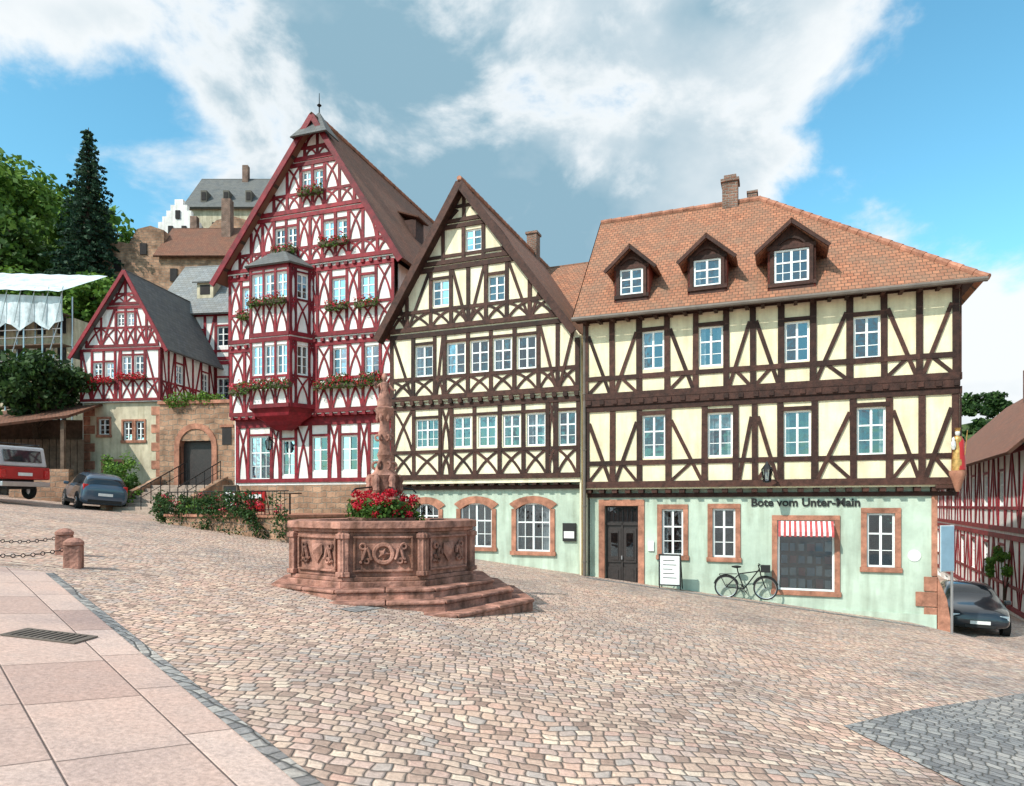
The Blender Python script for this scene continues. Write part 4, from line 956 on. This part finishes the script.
# ------------------------------------------------------------------ cars
def carpaint(name,c):
    m,nt,b=newmat(name); b.inputs['Base Color'].default_value=(*c,1); b.inputs['Metallic'].default_value=.3; b.inputs['Roughness'].default_value=.3; b.inputs['Coat Weight'].default_value=1; b.inputs['Coat Roughness'].default_value=.05; return m
m,nt,bb_=newmat('car_glass'); bb_.inputs['Base Color'].default_value=(.02,.025,.03,1); bb_.inputs['Roughness'].default_value=.04; bb_.inputs['Specular IOR Level'].default_value=.8; MT['cglass']=m
MT['tail']=mat('tail_light',(.5,.01,.01),.2,.1,3,0,spec=.6); MT['head']=mat('head_light',(.7,.72,.75),.1,.1,3,0,spec=.8)
def car(name,x,y,heading,paint,S,tl=1.):
    zc=gz(x,y); b=Thing(name,(x,y,zc),heading)
    hx,hy=math.cos(heading),math.sin(heading); p=(gz(x+hx,y+hy)-gz(x-hx,y-hy))/2; r_=(gz(x-hy,y+hx)-gz(x+hy,y-hx))/2
    b.e.rotation_euler=(math.atan(r_),-math.atan(p),heading)
    V=[];F=[];G=[]
    for (sx,zl,zb,zt,w,wt) in S:
        half=[(0,zl),(w*.8,zl),(w*.98,zl+.1),(w,.55 if zb>.6 else (zl+zb)/2),(w*.97,zb-.06),(w*.95,zb),(wt,zt-.05),(wt*.75,zt),(0,zt+.015)]
        ringp=half+[(-a,z) for a,z in half[-2:0:-1]]; V+=[(sx,a,z) for a,z in ringp]
    R_=16
    for i in range(len(S)-1):
        for j in range(R_):
            f=(i*R_+j,i*R_+(j+1)%R_,(i+1)*R_+(j+1)%R_,(i+1)*R_+j)
            zt0,zt1=S[i][3],S[i+1][3]; side=j in(5,10); top=j in(6,7,8,9)
            g=(side and min(zt0,zt1)>1.2) or (top and abs(zt0-zt1)>.25 and max(zt0,zt1)>1.25)or (side and max(zt0,zt1)>1.25 and min(zt0,zt1)>.9)
            F.append(f);G.append(1 if g else 0)
    F.append(tuple(range(R_)));G.append(0);F.append(tuple(range(len(V)-1,len(V)-R_-1,-1)));G.append(0)
    me=bpy.data.meshes.new('body');me.from_pydata(V,[],F);me.materials.append(paint);me.materials.append(MT['cglass'])
    me.polygons.foreach_set('material_index',G); me.polygons.foreach_set('use_smooth',[True]*len(F))
    bm=bmesh.new();bm.from_mesh(me);bmesh.ops.recalc_face_normals(bm,faces=bm.faces);bm.to_mesh(me);bm.free()
    o=bpy.data.objects.new('body',me);COL.objects.link(o);o.parent=b.e; s=o.modifiers.new('s','SUBSURF');s.levels=2;s.render_levels=2
    L0,L1=S[0][0],S[-1][0]; wx=(L0+.78,L1-.82); W_=max(q[4] for q in S)
    for xx in wx:
        for sg in(-1,1):
            yo=sg*(W_-.1); b.p('wheel_arches','rubber',True).cyl((xx,yo-sg*.1,.33),(xx,yo+sg*.1,.33),.36,.36,24)
            b.p('tyres','rubber',True).torus((xx,yo+sg*.03,.31),(0,1,0),.24,.085,24,10)
            b.p('wheels','chrome',True).cyl((xx,yo+sg*.0,.31),(xx,yo+sg*.115,.31),.19,.17,20)
            for i in range(5):
                t_=i*2*math.pi/5; b.p('wheel_gaps','rubber').cyl((xx+.11*math.cos(t_),yo+sg*.11,.31+.11*math.sin(t_)),(xx+.11*math.cos(t_),yo+sg*.12,.31+.11*math.sin(t_)),.035,.035,8)
    w=S[1][4]
    for sg in(-1,1):
        b.p('tail_lights','tail',True,.02).box(L0+.06,L0+.24,*sorted((sg*(w-.2),sg*(w-.03))),.78,1.02)
        b.p('head_lights','head',True,.02).box(L1-.30,L1-.08,*sorted((sg*(w-.34),sg*(w-.08))),.52,.66)
        b.p('mirrors',paint,True,.03).box(.55,.7,*sorted((sg*(W_-.02),sg*(W_+.16))),.9,1.03)
        b.p('sills','blk').box(wx[0]+.4,wx[1]-.4,*sorted((sg*(W_-.06),sg*(W_+.004))),.2,.3)
    b.p('number_plates','whs').box(L0-.01,L0+.03,-.26,.26,.58,.69); b.p('number_plates','whs').box(L1-.04,L1+.01,-.26,.26,.38,.48)
    b.p('bumper_trim','blk').box(L0-.0,L0+.1,-.6,.6,.3,.42); b.p('grille','blk').box(L1-.12,L1-.0,-.4,.4,.28,.36)
    return b
hatch=[(-1.98,.4,.75,.86,.70,.62),(-1.93,.28,.88,1.0,.82,.70),(-1.78,.22,.95,1.30,.85,.66),(-1.55,.2,.95,1.46,.86,.64),(-.5,.2,.93,1.52,.87,.64),(.25,.2,.92,1.48,.87,.63),(.62,.2,.92,1.2,.87,.68),(1.0,.2,.90,.98,.86,.74),(1.55,.2,.80,.88,.84,.70),(1.88,.24,.64,.72,.78,.62),(1.98,.36,.52,.58,.66,.5)]
c=car('parked_car',-17.75,28.9,math.radians(133),carpaint('blue_grey_paint_car',(.05,.09,.14)),hatch); c.finish()
c=car('parked_car',15.1,22.6,math.radians(245),carpaint('black_car_paint',(.012,.02,.03)),hatch); c.finish()
x,y=-20.8,26.6; b=Thing('red_pickup_truck',(x,y,gz(x,y)),math.radians(160))
rp='redp'
b.p('load_bed',rp,bevel=.02).box(-2.6,.6,-.95,.95,.75,.88)
for sg in(-1,1): b.p('bed_sides',rp,bevel=.02).box(-2.6,.6,*sorted((sg*.9,sg*.95)),.88,1.22)
b.p('tailgate',rp,bevel=.02).box(-2.64,-2.6,-.95,.95,.76,1.22)
b.p('canopy','silver',bevel=.06).prism([(-2.58,1.23),(.55,1.23),(.5,2.0),(-2.4,2.0)],-.9,.9)
b.p('canopy_glass','cglass').box(-2.2,.2,-.912,.912,1.42,1.82); b.p('canopy_glass','cglass').add([(-2.565,-.7,1.4),(-2.565,.7,1.4),(-2.475,.7,1.85),(-2.475,-.7,1.85)],[(0,1,2,3)])
b.p('roof_rack','iron').tube([(-2.3,-.8,2.1),(.4,-.8,2.1)],.02); b.p('roof_rack','iron').tube([(-2.3,.8,2.1),(.4,.8,2.1)],.02)
for xx in(-2.2,-.9,.3): b.p('roof_rack','iron').tube([(xx,-.8,2.0),(xx,-.8,2.1),(xx,.8,2.1),(xx,.8,2.0)],.02)
b.p('cab',rp,bevel=.08).prism([(.7,.5),(2.5,.5),(2.55,1.1),(2.2,1.95),(.75,2.0)],-.92,.92)
b.p('cab_glass','cglass').prism([(1.0,1.2),(2.38,1.2),(2.1,1.85),(1.0,1.85)],-.935,.935)
b.p('chassis','blk').box(-2.4,2.3,-.5,.5,.4,.75)
for xx in(-1.7,1.6):
    for sg in(-1,1): b.p('tyres','rubber',True).torus((xx,sg*.8,.36),(0,1,0),.25,.11,20,8); b.p('wheels','chrome').cyl((xx,sg*.78,.36),(xx,sg*.9,.36),.17,.15,14)
for sg in(-1,1): b.p('lights','tail').box(-2.68,-2.6,*sorted((sg*.72,sg*.92)),.8,1.1)
b.p('plate','whs').box(-2.67,-2.64,-.26,.26,.88,1.0); b.p('bumper','chrome',bevel=.02).box(-2.74,-2.6,-.9,.9,.48,.66)
b.finish()
# ------------------------------------------------------------------ left shed, scaffolding
b=Thing('timber_shed',(-27.5,31.5,0),math.radians(4))
zb=gz(-25,31)
b.p('roof','tiled').roofpoly([(-1,-.5,zb+2.5),(7.0,-.5,zb+3.6),(7.0,3.5,zb+4.9),(-1,3.5,zb+4.0)],(1,0,0))
b.p('walls','wood').box(-1,6.6,3,3.1,zb,zb+3.8)
for i in range(22): b.p('wall_boards','wood').box(-.8+i*.33,-.8+i*.33+.3,1.9,1.95,zb,zb+2.7)
for xx in(0,3.2,6.5): b.p('posts','wood').box(xx,xx+.16,-.2,-.04,zb-.5,zb+2.5+xx*.14)
b.p('low_wall','sandr').box(4.6,7.2,-.8,-.4,zb-1,zb+1.1)
b.finish()
b=Thing('scaffolded_house',(-37,45,0),AL); zb=gz(-32,45)-1
b.p('walls','beigew').box(0,8,1.2,8,zb,14); S=b.p('scaffold_tubes','chrome')
for i in range(5):
    for z in(6.6,8.8,11,13): b.p('wall_openings','dark').box(.8+i*1.5,1.4+i*1.5,1.15,1.21,z,z+1.1)
for i in range(7):
    for yy in(0,.9): S.cyl((i*1.35,yy,zb),(i*1.35,yy,15.3),.05,.05,6)
for zz in(6,8,10,12,14):
    S.cyl((0,0,zz+1),(8.1,0,zz+1),.04,.04,6);S.cyl((0,0,zz+.5),(8.1,0,zz+.5),.04,.04,6); b.p('scaffold_planks','wood').box(0,8.1,0,.9,zz,zz+.06)
for i in range(3): S.cyl((i*2.7,0,6),(i*2.7+2.7,0,14),.035,.035,6)
TR=b.p('tarpaulin_roof','tarp'); n=12
for i in range(n):
    x0=-.3+8.9*i/n;x1=-.3+8.9*(i+1)/n; z0=15.7-.05*i+.06*(i%2); z1=15.7-.05*(i+1)+.06*((i+1)%2)
    TR.add([(x0,-.8,z0),(x1,-.8,z1),(x1,3.5,z1+2.4),(x0,3.5,z0+2.4)],[(0,1,2,3)])
tp=b.p('tarpaulin_side','tarp')
for i in range(16):
    x0=i*.52; x1=x0+.52; y0=-.1-.12*(i%2); y1=-.1-.12*((i+1)%2)
    tp.add([(x0,y0,13.2+.3*math.sin(i*1.7)),(x1,y1,13.2+.3*math.sin((i+1)*1.7)),(x1,-.3,15.6-.04*i-.05),(x0,-.3,15.6-.04*i)],[(0,1,2,3)])
for i in range(9): S.cyl((i,-.32,13.4),(i+.5,-.32,15.6),.03,.03,5)
b.finish()
# ------------------------------------------------------------------ castle
b=Thing('hilltop_castle',(0,0,0))
b.p('palas_walls','beigew').box(-33.4,-23.0,70,78,16,32.2)
b.p('palas_walls','beigew').add([(-33.4,70,32.2),(-33.4,78,32.2),(-33.4,74,36.7)],[(0,1,2)])
P=b.p('palas_roof','slate'); P.roofpoly([(-33.6,69.5,32.0),(-22.6,69.5,32.0),(-22.6,74,37.0),(-33.6,74,37.0)],(1,0,0),.2); P.roofpoly([(-33.6,78.5,32.0),(-22.6,78.5,32.0),(-22.6,74,37.0),(-33.6,74,37.0)],(1,0,0),.2)
for i in range(4):
    x=-32+i*2.3; b.p('roof_dormers','slatel').box(x,x+.6,70.2,72,32.8,34.0); b.p('dormer_windows','dark').box(x+.1,x+.5,70.15,70.2,33.0,33.8)
for i in range(5): b.p('palas_windows','dark').box(-32.6+i*1.9,-32+i*1.9,69.9,70.05,29.0,30.6)
b.p('chimney','chim').box(-29.0,-28.4,73.4,74,36,38.2)
b.p('stone_house_walls','sandr').box(-31.0,-23.5,60,66,12,23.6)
b.p('stone_house_walls','sandr').add([(-31.0,60,23.6),(-31.0,66,23.6),(-31.0,63,27.0)],[(0,1,2)])
P=b.p('stone_house_roof','tiled'); P.roofpoly([(-31.3,59.5,23.4),(-23,59.5,23.4),(-23,63,27.2),(-31.3,63,27.2)],(1,0,0),.15); P.roofpoly([(-31.3,66.5,23.4),(-23,66.5,23.4),(-23,63,27.2),(-31.3,63,27.2)],(1,0,0),.15)
for i in range(4): b.p('wall_openings','dark').box(-30+i*1.9,-29.4+i*1.9,59.9,60.05,21.3,22.4)
b.p('chimney','chim').box(-26.3,-25.5,61.8,62.6,25.5,29.4); b.p('chimney','chim').box(-29.8,-29.2,63.2,63.8,26,28.4)
Wn=b.p('curtain_wall','sandr')
Wn.prism([(-38.5,10),(-38.5,23.0),(-37.6,23.9),(-36.8,23.7),(-36.4,24.8),(-35.2,25.2),(-34.2,25.0),(-33.5,26.3),(-32.3,26.6),(-31.1,26.2),(-31.1,10)],61,62)
Wn.prism([(-30,20),(-30,28.6),(-29,29.6),(-27.4,30.0),(-26,29.6),(-25,30.2),(-23.2,29.2),(-23.2,20)],67,68)
for (x,z) in((-35.5,22.5),(-33.2,24),(-37,21.5)): b.p('wall_openings','dark').box(x,x+.6,60.9,61.05,z,z+1.0)
G=b.p('stepped_gable','white'); pl2=[(-34.2,20),(-34.2,28.6)]
for i in range(5): pl2+=[(-34.2+i*.4,29.0+i*.55),(-34.2+(i+1)*.4,29.0+i*.55)]
for i in range(4,-1,-1): pl2+=[(-32.2+(4-i)*.4,29.0+i*.55),(-32.2+(5-i)*.4,29.0+i*.55)]
pl2+=[(-30.2,20)]
G.prism(pl2,66,66.5)
for (x,z) in((-33.2,27.8),(-31.9,27.8),(-32.5,29.3)): b.p('gable_windows','dark').box(x,x+.45,65.9,66.05,z,z+.8)
P=b.p('white_house_roof','slatel'); P.roofpoly([(-34.2,66.5,28.4),(-32.2,66.5,31.0),(-32.2,69,31.0),(-34.2,69,28.4)],(0,1,0)); P.roofpoly([(-30.2,66.5,28.4),(-32.2,66.5,31.0),(-32.2,69,31.0),(-30.2,69,28.4)],(0,1,0))
b.finish()
# ------------------------------------------------------------------ trees
def broadleaf(name,x,y,h,r,m='leaf',z0=None,nb=60,per=110,leaf=.3,trunk=.25):
    z=gz(x,y) if z0 is None else z0; t=Thing(name,(x,y,z)); tr=t.p('trunk','bark',True); th=h*.35
    tr.cyl((0,0,-.3),(0,0,th),r*.09,r*.06,8)
    cen=[];rad=[]
    for i in range(nb):
        u=random.random()*6.283; v=random.uniform(-1,1); q=random.uniform(.45,.9)
        c=(r*q*math.cos(u)*math.sqrt(1-v*v),r*q*math.sin(u)*math.sqrt(1-v*v),th+(h-th)*.5+(h-th)*.42*v*q+.0); cen.append(c); rad.append(r*random.uniform(.2,.34))
        if i%6==0: tr.cyl((0,0,th*.8),(c[0]*.8,c[1]*.8,c[2]*.95),r*.04,r*.012,6)
    t.finish(); leafcloud('crown',m,cen,rad,per,leaf,t.e,.35,.8); return t
broadleaf('round_tree',-23.8,34.2,5.6,2.7,'leafd',z0=3.9,nb=70,per=100,leaf=.26)
broadleaf('broadleaf_tree',-46,60,12,5.5,'leaf',nb=60,per=100,leaf=.55)
broadleaf('broadleaf_tree',-52,66,15,7,'leafl',nb=70,per=100,leaf=.6)
broadleaf('broadleaf_tree',-42,56,8.5,4.5,'leafl',nb=55,per=100,leaf=.5)
broadleaf('broadleaf_tree',-34.5,57,8.0,3.4,'leafl',nb=50,per=100,leaf=.45)
def conifer(name,x,y,z,h,r):
    t=Thing(name,(x,y,z)); t.p('trunk','bark',True).cyl((0,0,-1),(0,0,h),.35,.03,8); cen=[];rad=[]
    L=40
    for i in range(L):
        f=i/L; zz=h*(.04+.96*f); rr=r*(1-f)**.85*random.uniform(.8,1.12)+.12; nb=int(11-6*f)
        for k in range(nb):
            a=k*6.283/nb+i*1.1+random.uniform(-.2,.2); l=rr*random.uniform(.65,1.15)
            t.p('branches','bark').cyl((0,0,zz),(l*.9*math.cos(a),l*.9*math.sin(a),zz-l*.28),.04,.01,4)
            for s in np.linspace(.3,1,max(2,int(l/.5)+1)):
                cen.append((l*s*math.cos(a),l*s*math.sin(a),zz-l*.3*s**1.5)); rad.append((.28+.1*l*(1.1-s),)*2+(.14,))
    t.finish(); leafcloud('needle_sprays','needle',cen,np.array(rad),12,.34,t.e,.1); return t
conifer('fir_tree',-37.2,60,15.5,19.3,4.3)
def forest(name,m,pts,hr,per,leaf):
    cen=[];rad=[]
    for (x,y) in pts:
        h=random.uniform(*hr); z=gz(x,y)
        for i in range(14):
            u=random.random()*6.283; q=random.random()**.5; r=h*.3
            cen.append((x+r*q*math.cos(u),y+r*q*math.sin(u),z+h*.35+h*.6*random.random()*(1-q*.5))); rad.append(h*random.uniform(.1,.17))
    return leafcloud(name,m,cen,rad,per,leaf,None,.4,.8)
P1=[(random.uniform(-75,-36),random.uniform(56,74)) for i in range(45)]
P1=[p for p in P1 if not (-44<p[0] and p[1]>59)]
forest('hillside_trees','leaf',P1,(6,10),42,.7)
P2=[(random.uniform(-120,-50),random.uniform(72,110)) for i in range(55)]
forest('hillside_trees','leafl',P2,(8,12),42,.9)
P3=[(random.uniform(-34,-20),random.uniform(50,58)) for i in range(22)]
forest('castle_slope_bushes','leaf',P3,(2.5,4.5),42,.35)
P4=[(random.uniform(100,240),random.uniform(165,240)) for i in range(100)]
forest('distant_wooded_hill','leafd',P4,(7,11),30,1.3)
def shrub(name,x,y,r,h,m='leafl',n=26,leaf=.12):
    z=gz(x,y); t=Thing(name,(x,y,z)); t.p('stems','bark').cyl((0,0,-.1),(0,0,h*.6),.04,.02,6)
    cen=[(random.uniform(-r,r)*.7,random.uniform(-r,r)*.7,random.uniform(.15,.9)*h) for i in range(n)]
    t.p('stems','bark').tube([(0,0,.1),(r*.3,0,h*.6)],.02); t.finish(); leafcloud('foliage',m,cen,[r*random.uniform(.2,.4) for _ in cen],80,leaf,t.e,.2,.9)
shrub('green_shrub',-18.2,31.5,1.1,2.6); shrub('green_shrub',-17.2,30.3,.9,1.6,'leaf'); shrub('green_shrub',-16.6,29.2,.7,.9,'leafl'); shrub('green_shrub',-19.6,32.5,.8,1.4,'leaf')
shrub('green_shrub',-12.6,27.0,.6,.9,'leaf'); shrub('green_shrub',-11.6,25.4,.6,.7,'leafl')
# ------------------------------------------------------------------ right street houses
AH=math.atan2(-18,-8.5)
b=Thing('red_timbered_street_house',(28.5,46,0),AH)
W=24.5
ws=[(1.2+i*3.1,2.2+i*3.1,1.6,3.0) for i in range(7)]; wl=[(1.2+i*3.1,2.2+i*3.1,-1.4,0) for i in range(7)]; wg=[(1.2+i*3.1,2.6+i*3.1,-4.2,-2.6) for i in range(7)]
b.wall([(0,-7),(W,-7),(W,3.8),(0,3.8)],ws+wl+wg,0,'front_wall','white')
for w in ws+wl+wg: b.window(*w,0)
b.storey(0,W,.6,3.8,ws,0,m='red',style='K',maxw=1.6,pw=.15); b.storey(0,W,-2.4,.5,wl,0,m='red',style='K',maxw=1.6,pw=.15)
b.p('roof','tiled').roofpoly([(-.3,-.7,3.5),(W+.3,-.7,3.5),(W+.3,4,8.0),(-.3,4,8.0)],(1,0,0)); b.p('roof','tiled').roofpoly([(-.3,8.7,3.5),(W+.3,8.7,3.5),(W+.3,4,8.0),(-.3,4,8.0)],(1,0,0))
b.p('walls','white').box(.02,W-.02,.8,8,-7,3.5)
for xx in(0,W):
    b.p('gable_end','white').add([(xx,0,3.4),(xx,8,3.4),(xx,4,7.8)],[(0,1,2)]); b.p('gable_end','white').add([(xx,0,-7),(xx,.8,-7),(xx,.8,3.5),(xx,0,3.5)],[(0,1,2,3)])
b.p('chimney','chim').box(8,8.6,3.2,3.8,6,9.0); b.p('chimney','chim').box(15,15.6,2.6,3.2,6,8.6)
b.finish()
b=Thing('street_end_house',(22,56,0),-.15)
ws=[(1+i*1.8,1.8+i*1.8,0,1.2) for i in range(5)]
b.wall([(0,-8),(10,-8),(10,2.4),(0,2.4)],ws,0,'front_wall','cream')
for w in ws: b.window(*w,0)
b.storey(0,10,-.9,2.4,ws,0,m='brown',maxw=1); b.p('walls','cream').box(.05,9.95,.8,8,-8,2.3)
b.p('roof','slate').roofpoly([(-.3,-.5,2.3),(10.3,-.5,2.3),(10.3,4,5.6),(-.3,4,5.6)],(1,0,0)); b.p('roof','slate').roofpoly([(-.3,8.5,2.3),(10.3,8.5,2.3),(10.3,4,5.6),(-.3,4,5.6)],(1,0,0))
b.finish()
broadleaf('street_tree',19.1,26.5,2.8,.75,'leafl',nb=24,per=80,leaf=.12)
# ------------------------------------------------------------------ world, sun, camera
EL=math.radians(43); sd=Vector((-.66,-.56,0)).normalized(); S_=Vector((sd.x*math.cos(EL),sd.y*math.cos(EL),math.sin(EL)))
w=bpy.data.worlds.new('World'); sc.world=w; w.use_nodes=True; nt=w.node_tree; L=nt.links.new
bg=nt.nodes['Background']; bg.inputs['Strength'].default_value=.1
sky=N(nt,'ShaderNodeTexSky'); sky.sky_type='NISHITA'; sky.sun_disc=False; sky.sun_elevation=EL; sky.sun_rotation=math.atan2(sd.x,sd.y)
tc=N(nt,'ShaderNodeTexCoord')
def patch(c,r0,r1):
    d=N(nt,'ShaderNodeVectorMath',operation='DOT_PRODUCT'); L(tc.outputs['Generated'],d.inputs[0]); d.inputs[1].default_value=Vector(c).normalized()
    m=N(nt,'ShaderNodeMapRange'); m.interpolation_type='SMOOTHSTEP'; m.inputs[1].default_value=math.cos(r1); m.inputs[2].default_value=math.cos(r0); L(d.outputs['Value'],m.inputs[0]); return m.outputs[0]
def M(op,a,b_=None,c=None):
    n=N(nt,'ShaderNodeMath',operation=op)
    for i,v in enumerate((a,b_,c)):
        if v is None: continue
        if isinstance(v,(int,float)): n.inputs[i].default_value=v
        else: L(v,n.inputs[i])
    return n.outputs[0]
mp=N(nt,'ShaderNodeMapping'); mp.inputs['Scale'].default_value=(1,1,1.5); L(tc.outputs['Generated'],mp.inputs[0])
no=N(nt,'ShaderNodeTexNoise'); no.inputs['Scale'].default_value=4.6; no.inputs['Detail'].default_value=7; no.inputs['Roughness'].default_value=.58; no.inputs['Distortion'].default_value=.2; L(mp.outputs[0],no.inputs['Vector'])
no2=N(nt,'ShaderNodeTexNoise'); no2.inputs['Scale'].default_value=3.4; no2.inputs['Detail'].default_value=6; no2.inputs['Roughness'].default_value=.5; L(mp.outputs[0],no2.inputs['Vector'])
blue=M('MAXIMUM',M('MAXIMUM',patch((-.60,1,.47),.06,.19),patch((.72,1,.58),.04,.24)),M('MAXIMUM',patch((-.80,1,.42),.05,.2),M('MULTIPLY',patch((.46,1,.40),.02,.13),.7)))
sxyz=N(nt,'ShaderNodeSeparateXYZ'); L(tc.outputs['Generated'],sxyz.inputs[0])
so_=N(nt,'ShaderNodeMapRange'); so_.interpolation_type='SMOOTHSTEP'; so_.inputs[1].default_value=.35; so_.inputs[2].default_value=-.1; L(sxyz.outputs['Y'],so_.inputs[0])
cm=N(nt,'ShaderNodeMapRange'); cm.interpolation_type='SMOOTHSTEP'; cm.inputs[1].default_value=.42; cm.inputs[2].default_value=.60
base=M('SUBTRACT',M('SUBTRACT',M('ADD',no.outputs['Fac'],.20),M('MULTIPLY',blue,.33)),M('MULTIPLY',so_.outputs[0],.22))
L(base,cm.inputs[0])
core=N(nt,'ShaderNodeMapRange'); core.interpolation_type='SMOOTHSTEP'; core.inputs[1].default_value=.54; core.inputs[2].default_value=.72; L(base,core.inputs[0])
dk=M('ADD',M('MULTIPLY',patch((-.08,1,.54),.10,.50),1.15),M('MULTIPLY',M('SUBTRACT',no2.outputs['Fac'],.53),3.0)); dk=M('MULTIPLY',M('MINIMUM',M('MAXIMUM',dk,0.),1.),core.outputs[0])
cc=N(nt,'ShaderNodeMix',data_type='RGBA'); L(dk,cc.inputs[0]); cc.inputs[6].default_value=(9.6,10.0,10.2,1); cc.inputs[7].default_value=(2.9,4.8,6.0,1)
st=N(nt,'ShaderNodeMix',data_type='RGBA',blend_type='MULTIPLY'); st.inputs[0].default_value=1; L(sky.outputs[0],st.inputs[6]); st.inputs[7].default_value=(1.5,2.7,2.55,1)
mx=N(nt,'ShaderNodeMix',data_type='RGBA'); L(cm.outputs[0],mx.inputs[0]); L(st.outputs[2],mx.inputs[6]); L(cc.outputs[2],mx.inputs[7])
L(mx.outputs[2],bg.inputs['Color'])
sl=bpy.data.lights.new('sun','SUN'); sl.energy=5; sl.angle=math.radians(.5); sl.color=(1,.95,.87)
so=bpy.data.objects.new('sun',sl); COL.objects.link(so); so.rotation_euler=(-S_).to_track_quat('-Z','Y').to_euler()
cam=bpy.data.cameras.new('camera'); cam.sensor_width=36; cam.lens=683/1024*36; cam.shift_y=(505-393)/1024; cam.clip_end=4000; cam.clip_start=.1
co=bpy.data.objects.new('camera',cam); COL.objects.link(co); co.location=(0,0,1.65); co.rotation_euler=(math.pi/2,0,0); sc.camera=co
sc.view_settings.view_transform='Standard'; sc.view_settings.look='None'; sc.view_settings.exposure=0
